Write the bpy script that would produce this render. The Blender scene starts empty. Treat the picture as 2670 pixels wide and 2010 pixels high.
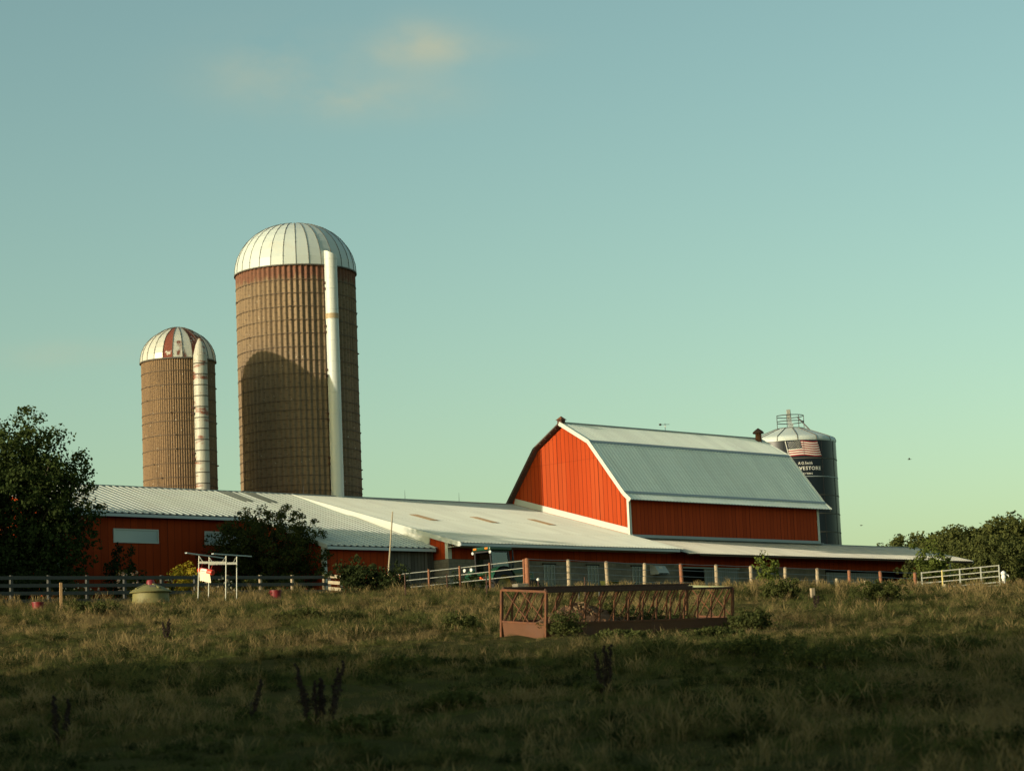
import bpy, bmesh, math, random
import numpy as np
from mathutils import Vector, Matrix, Euler
R = math.radians
random.seed(7)
rng = np.random.default_rng(7)
scn = bpy.context.scene
COL = scn.collection

# ------------------------------------------------------------------ camera model (eye at the origin, looking along +Y)
F, PITCH, ROLL, CX, CY = 6160.0, 0.138676, 0.041179, 1335.0, 1005.0
DS = 2670 / 2212.0
_c, _s = math.cos(PITCH), math.sin(PITCH)
FW = Vector((0, _c, _s)); _up = Vector((0, -_s, _c)); _rt = Vector((1, 0, 0))
RT = _rt * math.cos(ROLL) - _up * math.sin(ROLL)
UP = _rt * math.sin(ROLL) + _up * math.cos(ROLL)

def at(x, y, d):
    """world point seen at (x, y) of the 2212 px wide picture, at distance d along +Y"""
    v = FW + RT * ((x * DS - CX) / F) - UP * ((y * DS - CY) / F)
    return v * (d / v.y)

GY = [-60, 0, 20, 57, 85, 100, 112, 125, 300, 3000]
GZ = [-2.4, -1.75, -0.55, 1.86, 3.98, 5.05, 5.55, 6.05, 6.3, 5.0]
def ground(x, y):
    x = np.asarray(x, float); y = np.asarray(y, float)
    z = (np.interp(y - 3, GY, GZ) + np.interp(y, GY, GZ) * 2 + np.interp(y + 3, GY, GZ)) / 4
    sm = lambda a, b: (lambda t: t * t * (3 - 2 * t))(np.clip((y - a) / (b - a), 0, 1))
    z = z - 0.034 * np.clip(x, -9, 35) * sm(40, 90) * (1 - sm(130, 200))
    w = np.clip((115 - y) / 40, 0, 1)
    b = 0.05 * np.sin(x * 1.3 + y * 0.7) + 0.06 * np.sin(x * 0.6 - y * 0.45 + 1) + 0.04 * np.sin(x * 2.3 - y * 1.9)
    return z + b * w
def gz(x, y): return float(ground(x, y))
def gat(px, d, lift=0.0):
    """point on the ground at picture column px and distance d"""
    lo = at(px, 1300, d); x = lo.x
    for _ in range(3):
        z = gz(x, d); p = at(px, 1000, d); q = at(px, 1500, d)
        t = (z - p.z) / (q.z - p.z); x = p.x + (q.x - p.x) * t
    return Vector((x, d, gz(x, d) + lift))

# ------------------------------------------------------------------ materials
def nodes_of(m):
    m.use_nodes = True; n = m.node_tree.nodes; n.clear(); return n, m.node_tree.links
def rgba(c): return (c[0], c[1], c[2], 1)
class NT:
    def __init__(s, name):
        s.m = bpy.data.materials.new(name); s.n, s.l = nodes_of(s.m)
        s.out = s.n.new('ShaderNodeOutputMaterial'); s.b = s.n.new('ShaderNodeBsdfPrincipled')
        s.l.new(s.b.outputs[0], s.out.inputs[0])
    def new(s, t, **k):
        o = s.n.new(t)
        for a, v in k.items(): setattr(o, a, v)
        return o
    def link(s, a, b): s.l.new(a, b)
    def val(s, sock, v):
        if hasattr(v, 'is_output') or isinstance(v, bpy.types.NodeSocket): s.l.new(v, sock)
        else: sock.default_value = v
    def math(s, op, a, b=0.0, c=0.0):
        o = s.new('ShaderNodeMath', operation=op); s.val(o.inputs[0], a); s.val(o.inputs[1], b); s.val(o.inputs[2], c); return o.outputs[0]
    def mix(s, f, a, b, blend='MIX'):
        o = s.new('ShaderNodeMix', data_type='RGBA', blend_type=blend)
        s.val(o.inputs[0], f)
        for i, v in ((6, a), (7, b)):
            if isinstance(v, bpy.types.NodeSocket): s.l.new(v, o.inputs[i])
            else: o.inputs[i].default_value = rgba(v)
        return o.outputs[2]
    def coord(s, kind='Object', scale=(1, 1, 1)):
        t = s.new('ShaderNodeTexCoord'); mp = s.new('ShaderNodeMapping'); mp.inputs['Scale'].default_value = scale
        s.link(t.outputs[kind], mp.inputs[0]); return mp.outputs[0]
    def noise(s, vec, scale=1, detail=4, rough=0.6):
        o = s.new('ShaderNodeTexNoise'); s.link(vec, o.inputs['Vector']); o.inputs['Scale'].default_value = scale
        o.inputs['Detail'].default_value = detail; o.inputs['Roughness'].default_value = rough; return o.outputs[0]
    def ramp(s, f, lo, hi):
        o = s.new('ShaderNodeMapRange'); s.link(f, o.inputs[0]); o.inputs[1].default_value = lo; o.inputs[2].default_value = hi; return o.outputs[0]
    def bump(s, h, strength=0.3, dist=0.02):
        o = s.new('ShaderNodeBump'); o.inputs['Strength'].default_value = strength; o.inputs['Distance'].default_value = dist
        s.link(h, o.inputs['Height']); s.link(o.outputs[0], s.b.inputs['Normal'])
    def set(s, color=None, rough=0.6, metal=0.0, spec=None):
        if color is not None: s.val(s.b.inputs['Base Color'], color if isinstance(color, bpy.types.NodeSocket) else rgba(color))
        s.b.inputs['Roughness'].default_value = rough; s.b.inputs['Metallic'].default_value = metal
        if spec is not None: s.b.inputs['Specular IOR Level'].default_value = spec
        return s.m
def mul(c, k): return tuple(min(1, x * k) for x in c)

def M(name, c, rough=0.6, metal=0.0, var=0.18, scale=2.5, stretch=(1, 1, 1), bump=0.0, bscale=30, dirt=None, dirtlo=0.55, dirthi=0.75, dscale=1.2, dstretch=(1, 1, 1), spec=None):
    t = NT(name); v = t.coord('Object', stretch)
    col = t.mix(t.noise(v, scale), mul(c, 1 - var), mul(c, 1 + var))
    if dirt is not None:
        dv = t.coord('Object', dstretch)
        col = t.mix(t.ramp(t.noise(dv, dscale, 6, 0.65), dirtlo, dirthi), col, dirt)
    if bump: t.bump(t.noise(t.coord(), bscale, 3), bump)
    return t.set(col, rough, metal, spec)

def siding(name, c, axis, width, var=0.12, gap=0.035, gapcol=0.35, streak=0.25, rough=0.55, joint=None):
    """vertical boards or panels laid side by side along one local axis"""
    t = NT(name); tc = t.new('ShaderNodeTexCoord'); sp = t.new('ShaderNodeSeparateXYZ'); t.link(tc.outputs['Object'], sp.inputs[0])
    wob = t.math('MULTIPLY', t.math('SUBTRACT', t.noise(t.coord('Object', (0.5, 0.5, 0.5)), 1.0, 2), 0.5), 0.06)
    a = t.math('DIVIDE', t.math('ADD', sp.outputs[axis], wob), width)
    fr = t.math('FRACT', a); fl = t.math('FLOOR', a)
    wn = t.new('ShaderNodeTexWhiteNoise', noise_dimensions='1D'); t.link(fl, wn.inputs['W'])
    line = t.math('LESS_THAN', fr, gap / width)
    col = t.mix(wn.outputs[0], mul(c, 1 - var), mul(c, 1 + var))
    st = t.ramp(t.noise(t.coord('Object', (3, 3, 0.25)), 2.0, 5), 0.42, 0.75)
    col = t.mix(t.math('MULTIPLY', st, streak), col, mul(c, 0.55))
    if joint:   # the sheets end here: a thin joint, and a few sheets that have faded differently above and below it
        up = t.math('GREATER_THAN', sp.outputs[2], joint); w2 = t.new('ShaderNodeTexWhiteNoise', noise_dimensions='2D'); cv = t.new('ShaderNodeCombineXYZ'); t.link(t.math('FLOOR', t.math('MULTIPLY', a, 0.34)), cv.inputs[0]); t.link(up, cv.inputs[1]); t.link(cv.outputs[0], w2.inputs['Vector'])
        col = t.mix(t.math('MULTIPLY', t.math('GREATER_THAN', w2.outputs[0], 0.62), 0.16), col, (c[0] * 1.05, c[1] * 2.0, c[2] * 3.5))
        jl = t.math('LESS_THAN', t.math('ABSOLUTE', t.math('SUBTRACT', sp.outputs[2], joint)), 0.022); col = t.mix(t.math('MULTIPLY', jl, 0.35), col, mul(c, 0.45))
    if joint: fade = t.ramp(t.noise(t.coord('Object', (1, 1, 0.6)), 0.5, 5), 0.45, 0.8); col = t.mix(t.math('MULTIPLY', fade, 0.10), col, (c[0] * 0.95, c[1] * 1.9, c[2] * 3.5))
    wd = t.math('MULTIPLY', t.math('GREATER_THAN', wn.outputs[0], 0.8), gap * 0.9 / width); line = t.math('LESS_THAN', fr, t.math('ADD', wd, gap / width))
    col = t.mix(t.math('MULTIPLY', line, 1 - gapcol), col, (0.02, 0.008, 0.006))
    t.bump(t.math('SUBTRACT', 1.0, line), 0.5, 0.02)
    return t.set(col, rough + 0.15, 0.0, 0.08)

RED = (0.385, 0.049, 0.009)
mat = {}
mat['red_u'] = siding('red_siding_along', RED, 0, 0.34)
mat['red_v'] = siding('red_siding_across', RED, 1, 0.34, var=0.09, gap=0.034, gapcol=0.25, streak=0.15, joint=9.1)
mat['red_panel_u'] = siding('red_panel_along', mul(RED, 0.92), 0, 0.46, gap=0.03, gapcol=0.45)
mat['red_panel_v'] = siding('red_panel_across', RED, 1, 0.40, gap=0.03, gapcol=0.45)
mat['old_plank'] = siding('weathered_grey_boards', (0.13, 0.12, 0.10), 0, 0.24, var=0.45, gap=0.03, streak=0.6, rough=0.9)
mat['grey_door'] = siding('grey_sheet_door', (0.22, 0.235, 0.22), 0, 0.20, var=0.1, gap=0.03, gapcol=0.6, rough=0.6)
def roof_metal(name, c, rough, lap, rustc, amount):
    """metal roof sheet: lap joints across the slope, runs of dirt down the slope, sheets faded unevenly"""
    t = NT(name); tc = t.new('ShaderNodeTexCoord'); sp = t.new('ShaderNodeSeparateXYZ'); t.link(tc.outputs['Object'], sp.inputs[0])
    sh = t.new('ShaderNodeTexWhiteNoise', noise_dimensions='2D'); cv = t.new('ShaderNodeCombineXYZ'); t.link(t.math('FLOOR', t.math('DIVIDE', sp.outputs[0], 0.92)), cv.inputs[0]); t.link(t.math('FLOOR', t.math('DIVIDE', sp.outputs[1], lap)), cv.inputs[1]); t.link(cv.outputs[0], sh.inputs['Vector'])
    col = t.mix(sh.outputs[0], mul(c, 0.93), mul(c, 1.05))
    run = t.ramp(t.noise(t.coord('Object', (3.0, 0.18, 0.6)), 1.0, 6), 0.50, 0.78); col = t.mix(t.math('MULTIPLY', run, amount), col, rustc)
    bl = t.ramp(t.noise(t.coord('Object', (0.4, 0.4, 0.4)), 1.0, 4), 0.45, 0.75); col = t.mix(t.math('MULTIPLY', bl, amount * 0.6), col, mul(c, 0.72))
    f = t.math('FRACT', t.math('DIVIDE', sp.outputs[1], lap)); col = t.mix(t.math('MULTIPLY', t.math('LESS_THAN', f, 0.018), 0.35), col, mul(c, 0.45))
    scr = t.math('LESS_THAN', t.math('FRACT', t.math('DIVIDE', sp.outputs[1], 0.76)), 0.05); dots = t.ramp(t.noise(t.coord('Object', (9, 9, 9)), 1.0, 1), 0.55, 0.62)
    col = t.mix(t.math('MULTIPLY', t.math('MULTIPLY', scr, dots), 0.30), col, mul(c, 0.4))
    t.bump(t.noise(t.coord('Object', (0.8, 0.5, 0.8)), 1.2, 2), 0.12, 0.05); return t.set(col, rough)
mat['roof_white'] = roof_metal('white_roof_sheet', (0.51, 0.53, 0.455), 0.5, 3.4, (0.34, 0.27, 0.17), 0.35)
mat['roof_barn'] = roof_metal('pale_barn_roof_sheet', (0.80, 0.83, 0.71), 0.45, 2.6, (0.50, 0.46, 0.36), 0.3)
mat['roof_lean'] = roof_metal('grey_lean_roof_sheet', (0.48, 0.46, 0.385), 0.55, 2.4, (0.26, 0.20, 0.13), 0.55)
mat['skylight_brown'] = M('brown_fibreglass', (0.26, 0.17, 0.08), 0.5, var=0.25, scale=4)
mat['skylight_grey'] = M('grey_fibreglass', (0.13, 0.14, 0.11), 0.4, var=0.25, scale=2)
mat['white'] = M('white_trim_paint', (0.52, 0.54, 0.47), 0.5, var=0.05, dirt=(0.5, 0.46, 0.38), dirtlo=0.62, dirthi=0.85, dscale=1.5)
mat['gutter'] = M('grey_gutter', (0.46, 0.50, 0.50), 0.45, var=0.08)
mat['soffit'] = M('pale_soffit', (0.42, 0.40, 0.34), 0.7, var=0.1)
mat['under'] = M('dark_roof_boards', (0.10, 0.07, 0.05), 0.9, var=0.35, scale=1, stretch=(6, 0.6, 0.6))
mat['flash'] = M('grey_flashing', (0.30, 0.34, 0.34), 0.5, var=0.12)
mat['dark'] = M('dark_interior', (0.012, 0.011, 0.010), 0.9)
mat['rust'] = M('rusty_iron', (0.15, 0.055, 0.020), 0.85, 0.1, 0.45, 6, dirt=(0.09, 0.035, 0.02), dirtlo=0.45, dirthi=0.7, dscale=5, bump=0.2)
mat['rust_dark'] = M('dark_rusty_iron', (0.075, 0.035, 0.022), 0.85, 0.1, 0.4, 6)
mat['rust_pale'] = M('faded_green_rust', (0.24, 0.26, 0.14), 0.8, 0.0, 0.2, 3, dirt=(0.28, 0.13, 0.06), dirtlo=0.5, dirthi=0.62, dscale=1.5)
mat['trough'] = M('rusty_trough_sheet', (0.115, 0.045, 0.017), 0.8, 0.1, 0.25, 3, dirt=(0.11, 0.05, 0.03), dirtlo=0.5, dirthi=0.8, dscale=2.5, bump=0.15)
mat['galv'] = M('galvanised_pipe', (0.33, 0.33, 0.28), 0.45, 0.25, 0.15, 4)
mat['yellow_pipe'] = M('yellowed_pipe', (0.52, 0.42, 0.15), 0.5, 0.0, 0.2, 4)
mat['wire'] = M('fence_wire', (0.28, 0.30, 0.30), 0.5, 0.4)
mat['cedar'] = M('cedar_post_wood', (0.36, 0.28, 0.18), 0.9, var=0.4, scale=5, stretch=(4, 4, 0.5), dirt=(0.16, 0.10, 0.06), dirtlo=0.5, dirthi=0.7, dscale=3.0, bump=0.5)
mat['plank_grey'] = M('weathered_fence_plank', (0.060, 0.060, 0.053), 0.9, var=0.3, scale=3, stretch=(0.6, 3, 3), bump=0.3)
mat['plank_pale'] = M('pale_fence_plank', (0.36, 0.30, 0.20), 0.9, var=0.3, scale=3, bump=0.3)
mat['stake'] = M('stake_wood', (0.40, 0.24, 0.11), 0.85, var=0.2, scale=3, stretch=(4, 4, 0.5))
mat['concrete'] = M('concrete', (0.19, 0.165, 0.125), 0.9, var=0.2, scale=4, bump=0.4)
mat['green_paint'] = M('tractor_green_paint', (0.009, 0.055, 0.024), 0.32, var=0.12, dirt=(0.06, 0.06, 0.035), dirtlo=0.55, dirthi=0.9)
mat['black'] = M('black_metal', (0.012, 0.012, 0.012), 0.55)
mat['rubber'] = M('tyre_rubber', (0.016, 0.015, 0.014), 0.85, bump=0.4, bscale=12)
mat['yellow_rim'] = M('yellow_rim_paint', (0.20, 0.14, 0.02), 0.45)
mat['amber'] = M('amber_lamp', (0.70, 0.20, 0.02), 0.3)
mat['orange'] = M('orange_marker', (0.85, 0.13, 0.02), 0.5)
mat['lamp_white'] = M('lamp_glass', (0.8, 0.78, 0.7), 0.2)
mat['seat'] = M('seat_vinyl', (0.03, 0.028, 0.025), 0.7)
mat['dome_white'] = M('white_dome_sheet', (0.49, 0.54, 0.50), 0.45, 0.0, 0.05, 0.5, dirt=(0.5, 0.47, 0.38), dirtlo=0.6, dirthi=0.9, dscale=0.7)
mat['dome_grey'] = M('grey_dome_sheet', (0.50, 0.50, 0.42), 0.42, 0.1, 0.1, 0.8, dirt=(0.16, 0.055, 0.03), dirtlo=0.64, dirthi=0.70, dscale=0.9, dstretch=(1, 1, 0.5))
mat['dome_rust'] = M('rusted_dome_sheet', (0.17, 0.042, 0.022), 0.85, 0.0, 0.3, 3, dirt=(0.50, 0.48, 0.40), dirtlo=0.57, dirthi=0.62, dscale=1.3)
mat['chute_white'] = M('white_chute_sheet', (0.54, 0.57, 0.52), 0.45, 0.0, 0.05, 1, dirt=(0.30, 0.20, 0.12), dirtlo=0.72, dirthi=0.78, dscale=1.6, dstretch=(1, 1, 0.8))
mat['chute_tan'] = M('tan_chute_patch', (0.36, 0.27, 0.15), 0.6)
mat['chute_rust'] = M('rust_streaked_chute', (0.40, 0.39, 0.32), 0.5, 0.0, 0.1, 1, dirt=(0.19, 0.06, 0.03), dirtlo=0.53, dirthi=0.60, dscale=1.1, dstretch=(0.55, 0.55, 1.7))
mat['hoop'] = M('hoop_iron', (0.10, 0.07, 0.045), 0.8, 0.2)
mat['seam'] = M('dark_seam', (0.10, 0.09, 0.07), 0.8)
mat['pale_yellow'] = M('faded_yellow_plastic', (0.165, 0.150, 0.052), 0.65, var=0.15)
mat['tub_red'] = M('red_tub_plastic', (0.17, 0.010, 0.014), 0.5, var=0.15)
mat['rub_red'] = M('red_drum_plastic', (0.62, 0.055, 0.03), 0.4, var=0.1)
mat['cloth'] = M('cream_canvas', (0.72, 0.62, 0.44), 0.9, var=0.08, bump=0.3, bscale=15)
mat['label'] = M('white_sticker', (0.75, 0.72, 0.62), 0.5)
mat['ink'] = M('dark_ink', (0.08, 0.07, 0.06), 0.6)
mat['bark'] = M('bark', (0.09, 0.065, 0.045), 0.95, var=0.4, scale=4, stretch=(3, 3, 0.6), bump=0.8, bscale=10)
mat['hay'] = M('rotting_hay', (0.16, 0.078, 0.036), 0.95, var=0.5, scale=9, bump=1.0, bscale=25)
mat['straw_tan'] = M('dry_straw', (0.34, 0.22, 0.11), 0.9, var=0.4, scale=9)
mat['white_wrap'] = M('white_wrap', (0.78, 0.76, 0.72), 0.7, bump=0.6, bscale=10)
mat['rust_post'] = M('rusty_post', (0.25, 0.10, 0.048), 0.85, 0, 0.3, 4)
mat['feather'] = M('dark_feathers', (0.03, 0.028, 0.025), 0.8)
mat['navy'] = None
mat['seed'] = M('dark_seed_head', (0.030, 0.016, 0.012), 0.95, var=0.4, scale=20)
mat['stem'] = M('dry_stem', (0.05, 0.035, 0.022), 0.9, var=0.3)
mat['petal_pink'] = M('pale_pink_petals', (0.62, 0.40, 0.30), 0.8)
mat['petal_yellow'] = M('yellow_petals', (0.75, 0.52, 0.04), 0.8)
mat['petal_white'] = M('cream_petals', (0.62, 0.55, 0.42), 0.8)
mat['petal_red'] = M('red_petals', (0.45, 0.06, 0.03), 0.8)

def navy():
    t = NT('navy_glazed_steel')
    col = t.mix(t.noise(t.coord('Object', (1, 1, 0.25)), 1.5), (0.007, 0.011, 0.017), (0.012, 0.018, 0.025))
    t.set(col, 0.36, 0.0, 0.28); return t.m
mat['navy'] = navy()
def glass(name, c, alpha_rough=0.08):
    t = NT(name); t.set(c, alpha_rough, 0.0, 0.6); return t.m
mat['pane_white'] = M('pale_blind_behind_glass', (0.44, 0.50, 0.49), 0.15, var=0.06, scale=1.2)
mat['pane_dark'] = M('dusty_window_glass', (0.06, 0.075, 0.08), 0.12, var=0.3, scale=2)
def cabglass():
    t = NT('cab_glass'); g = t.new('ShaderNodeBsdfGlass'); g.inputs['IOR'].default_value = 1.02; g.inputs['Color'].default_value = (0.55, 0.62, 0.60, 1)
    gl = t.new('ShaderNodeBsdfGlossy'); gl.inputs['Roughness'].default_value = 0.05; gl.inputs['Color'].default_value = (0.8, 0.85, 0.85, 1)
    tr = t.new('ShaderNodeBsdfTransparent'); tr.inputs['Color'].default_value = (0.36, 0.42, 0.41, 1)
    mx = t.new('ShaderNodeMixShader'); mx.inputs[0].default_value = 0.13; t.link(tr.outputs[0], mx.inputs[1]); t.link(gl.outputs[0], mx.inputs[2]); t.link(mx.outputs[0], t.out.inputs[0]); return t.m
mat['cab_glass'] = cabglass()

def block():
    t = NT('concrete_block_wall'); b = t.new('ShaderNodeTexBrick'); tc = t.new('ShaderNodeTexCoord'); sp = t.new('ShaderNodeSeparateXYZ'); t.link(tc.outputs['Object'], sp.inputs[0])
    cb = t.new('ShaderNodeCombineXYZ'); t.link(t.math('ADD', sp.outputs[0], sp.outputs[1]), cb.inputs[0]); t.link(sp.outputs[2], cb.inputs[1]); t.link(cb.outputs[0], b.inputs['Vector'])
    b.inputs['Color1'].default_value = (0.26, 0.22, 0.165, 1); b.inputs['Color2'].default_value = (0.19, 0.165, 0.125, 1); b.inputs['Mortar'].default_value = (0.13, 0.115, 0.09, 1)
    b.inputs['Scale'].default_value = 1; b.inputs['Brick Width'].default_value = 0.41; b.inputs['Row Height'].default_value = 0.205; b.inputs['Mortar Size'].default_value = 0.012
    col = t.mix(t.ramp(t.noise(t.coord(), 0.9, 5), 0.4, 0.7), b.outputs[0], (0.13, 0.11, 0.085))
    t.bump(b.outputs[1], -0.4, 0.01); return t.set(col, 0.9)
mat['block'] = block()

def silo_wall(name, c, top, band):
    """stave concrete with vertical streaks and a rust stain below the dome rim"""
    t = NT(name); tc = t.new('ShaderNodeTexCoord'); sp = t.new('ShaderNodeSeparateXYZ'); t.link(tc.outputs['Object'], sp.inputs[0])
    col = t.mix(t.noise(t.coord('Object', (2, 2, 0.12)), 1.6, 5), mul(c, 0.55), mul(c, 1.38))
    col = t.mix(t.ramp(t.noise(t.coord('Object', (3, 3, 0.35)), 1.0, 6), 0.58, 0.8), col, mul(c, 0.45))
    col = t.mix(t.ramp(t.noise(t.coord('Object', (4, 4, 3)), 1.6, 2), 0.70, 0.74), col, (0.42, 0.36, 0.27))
    if band:
        edge = t.math('ADD', sp.outputs[2], t.math('MULTIPLY', t.noise(t.coord('Object', (2, 2, 0.6)), 1.5, 4), 1.6))
        col = t.mix(t.math('MULTIPLY', t.ramp(edge, top - 0.15, top + 0.25), 0.85), col, band)
    # horizontal stave joints, staggered
    ang = t.math('FLOOR', t.math('MULTIPLY', t.math('ARCTAN2', sp.outputs[1], sp.outputs[0]), 20))
    jz = t.math('FRACT', t.math('ADD', t.math('DIVIDE', sp.outputs[2], 0.76), t.math('MULTIPLY', ang, 0.37)))
    col = t.mix(t.math('MULTIPLY', t.math('LESS_THAN', jz, 0.06), 0.6), col, mul(c, 0.3))
    t.bump(t.noise(t.coord(), 14, 4), 0.4)
    return t.set(col, 0.9)
mat['silo_big'] = silo_wall('tall_silo_staves', (0.205, 0.142, 0.082), 20.85, (0.15, 0.055, 0.03))
mat['silo_small'] = silo_wall('short_silo_staves', (0.185, 0.117, 0.060), 0, None)

def leafmat(name, c, var=0.45, trans=0.3, scale=0.7):
    t = NT(name)
    n1 = t.noise(t.coord('Object'), scale, 3); n2 = t.noise(t.coord('Object'), 6.0, 2)
    col = t.mix(n1, mul(c, 1 - var), mul(c, 1 + var)); col = t.mix(t.math('MULTIPLY', n2, 0.5), col, (c[0] * 1.6, c[1] * 1.35, c[2] * 0.8))
    d = t.new('ShaderNodeBsdfDiffuse'); tr = t.new('ShaderNodeBsdfTranslucent'); mx = t.new('ShaderNodeMixShader')
    t.link(col, d.inputs[0]); t.link(col, tr.inputs[0]); mx.inputs[0].default_value = trans
    t.link(d.outputs[0], mx.inputs[1]); t.link(tr.outputs[0], mx.inputs[2]); t.link(mx.outputs[0], t.out.inputs[0]); return t.m
mat['leaf_maple'] = leafmat('maple_leaves', (0.040, 0.058, 0.020), 0.4, 0.2)
mat['leaf_bush'] = leafmat('bush_leaves', (0.040, 0.050, 0.018))
mat['leaf_far'] = leafmat('far_tree_leaves', (0.066, 0.078, 0.028), 0.35, 0.2, 0.25)
mat['leaf_shrub'] = leafmat('dark_shrub_leaves', (0.030, 0.042, 0.018))
mat['leaf_weed'] = leafmat('weed_leaves', (0.064, 0.076, 0.028), 0.4)
mat['leaf_light'] = leafmat('light_sapling_leaves', (0.10, 0.13, 0.035), 0.4)
mat['leaf_yellow'] = leafmat('golden_shrub_leaves', (0.34, 0.27, 0.035), 0.3)

def grassmat(name, green, straw, bias):
    t = NT(name); g = t.new('ShaderNodeNewGeometry'); oi = t.new('ShaderNodeObjectInfo')
    def wn(sc, s3=(1, 1, 1), det=3):
        mp = t.new('ShaderNodeMapping'); mp.inputs['Scale'].default_value = s3; t.link(g.outputs['Position'], mp.inputs[0]); return t.noise(mp.outputs[0], sc, det)
    big = wn(0.16, (1, 0.55, 0.2)); mid = wn(0.8, (1, 0.6, 0.2))
    f = t.math('ADD', t.math('MULTIPLY', big, 1.5), t.math('ADD', t.math('MULTIPLY', mid, 0.7), t.math('MULTIPLY', oi.outputs['Random'], 0.55)))
    f = t.ramp(f, 1.18 + bias, 1.62 + bias)
    col = t.mix(f, green, straw)
    col = t.mix(t.math('MULTIPLY', t.ramp(wn(0.45, (1, 0.5, 0.2), 4), 0.5, 0.75), 0.65), col, mul(green, 0.7))
    col = t.mix(t.math('MULTIPLY', oi.outputs['Random'], 0.4), col, mul(green, 0.6))
    d = t.new('ShaderNodeBsdfDiffuse'); tr = t.new('ShaderNodeBsdfTranslucent'); mx = t.new('ShaderNodeMixShader'); mx.inputs[0].default_value = 0.3
    t.link(col, d.inputs[0]); t.link(col, tr.inputs[0]); t.link(d.outputs[0], mx.inputs[1]); t.link(tr.outputs[0], mx.inputs[2]); t.link(mx.outputs[0], t.out.inputs[0]); return t.m
mat['grass'] = grassmat('pasture_grass_blades', (0.100, 0.112, 0.036), (0.255, 0.188, 0.078), 0.07)
mat['grass_dry'] = grassmat('dry_grass_blades', (0.18, 0.14, 0.06), (0.31, 0.22, 0.10), -0.3)
def soil():
    t = NT('pasture_soil'); v = t.coord('Object')
    col = t.mix(t.noise(v, 0.5, 6), (0.040, 0.045, 0.016), (0.085, 0.068, 0.028)); t.bump(t.noise(v, 6, 5), 0.6, 0.05); return t.set(col, 1.0, 0.0, 0.0)
mat['soil'] = soil()

# ------------------------------------------------------------------ mesh helpers
class MB:
    def __init__(s): s.v = []; s.f = []; s.m = []; s.mats = []
    def mi(s, m):
        if m not in s.mats: s.mats.append(m)
        return s.mats.index(m)
    def add(s, vs, fs, m):
        o = len(s.v); k = s.mi(m); s.v += [tuple(v) for v in vs]
        for f in fs: s.f.append([i + o for i in f]); s.m.append(k)
    def box(s, c, d, m, rot=None):
        x, y, z = d[0] / 2, d[1] / 2, d[2] / 2
        vs = [Vector(p) for p in ((-x, -y, -z), (x, -y, -z), (x, y, -z), (-x, y, -z), (-x, -y, z), (x, -y, z), (x, y, z), (-x, y, z))]
        if rot is not None: vs = [rot @ v for v in vs]
        s.add([v + Vector(c) for v in vs], [(0, 3, 2, 1), (4, 5, 6, 7), (0, 1, 5, 4), (1, 2, 6, 5), (2, 3, 7, 6), (3, 0, 4, 7)], m)
    def bar(s, p, q, w, h, m, up=(0, 0, 1)):
        p, q = Vector(p), Vector(q); d = q - p; L = d.length; d.normalize(); u = Vector(up)
        if abs(d.dot(u)) > 0.99: u = Vector((1, 0, 0))
        sd = d.cross(u).normalized(); u = sd.cross(d)
        s.box((p + q) / 2, (L, w, h), m, Matrix((d, sd, u)).transposed())
    def tube(s, pts, r, m, n=8, cap=True):
        pts = [Vector(p) for p in pts]; rs = r if isinstance(r, (list, tuple)) else [r] * len(pts); vs = []; fs = []
        for i, p in enumerate(pts):
            d = (pts[min(i + 1, len(pts) - 1)] - pts[max(i - 1, 0)]).normalized()
            a = d.cross(Vector((0.13, 0.31, 0.94)) if abs(d.z) < 0.9 else Vector((1, 0.1, 0))).normalized(); b = d.cross(a)
            vs += [p + (a * math.cos(2 * math.pi * k / n) + b * math.sin(2 * math.pi * k / n)) * rs[i] for k in range(n)]
        for i in range(len(pts) - 1):
            for k in range(n): fs.append((i * n + k, i * n + (k + 1) % n, (i + 1) * n + (k + 1) % n, (i + 1) * n + k))
        if cap: fs.append(tuple(range(n - 1, -1, -1))); fs.append(tuple((len(pts) - 1) * n + k for k in range(n)))
        s.add(vs, fs, m)
    def lathe(s, prof, m, n=32, axis=None, cap=False):
        """profile of (r, z) turned about z, or about an axis matrix"""
        vs = []; fs = []
        for r, z in prof: vs += [Vector((r * math.cos(2 * math.pi * k / n), r * math.sin(2 * math.pi * k / n), z)) for k in range(n)]
        if axis is not None: vs = [axis @ v for v in vs]
        for i in range(len(prof) - 1):
            for k in range(n): fs.append((i * n + k, i * n + (k + 1) % n, (i + 1) * n + (k + 1) % n, (i + 1) * n + k))
        if cap: fs.append(tuple(range(n - 1, -1, -1))); fs.append(tuple((len(prof) - 1) * n + k for k in range(n)))
        s.add(vs, fs, m)
    def poly(s, vs, m): s.add(vs, [tuple(range(len(vs)))], m)
    def prism(s, pts, off, m):
        n = len(pts); a = [Vector(p) for p in pts]; b = [p + Vector(off) for p in a]
        s.add(a + b, [tuple(range(n - 1, -1, -1)), tuple(range(n, 2 * n))] + [(i, (i + 1) % n, n + (i + 1) % n, n + i) for i in range(n)], m)
    def build(s, name, parent=None, smooth=False, label=None, bevel=0):
        me = bpy.data.meshes.new(name); me.from_pydata(s.v, [], s.f)
        for m in s.mats: me.materials.append(mat[m])
        me.polygons.foreach_set('material_index', s.m)
        if smooth:
            me.polygons.foreach_set('use_smooth', [True] * len(me.polygons))
            me.set_sharp_from_angle(angle=R(40))
        bm = bmesh.new(); bm.from_mesh(me); bmesh.ops.recalc_face_normals(bm, faces=bm.faces[:]); bm.to_mesh(me); bm.free()
        o = bpy.data.objects.new(name, me); COL.objects.link(o)
        if parent: o.parent = parent
        if label: o['label'] = label
        if bevel:
            b = o.modifiers.new('bevel', 'BEVEL'); b.width = bevel; b.segments = 2; b.limit_method = 'ANGLE'
        return o
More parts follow.
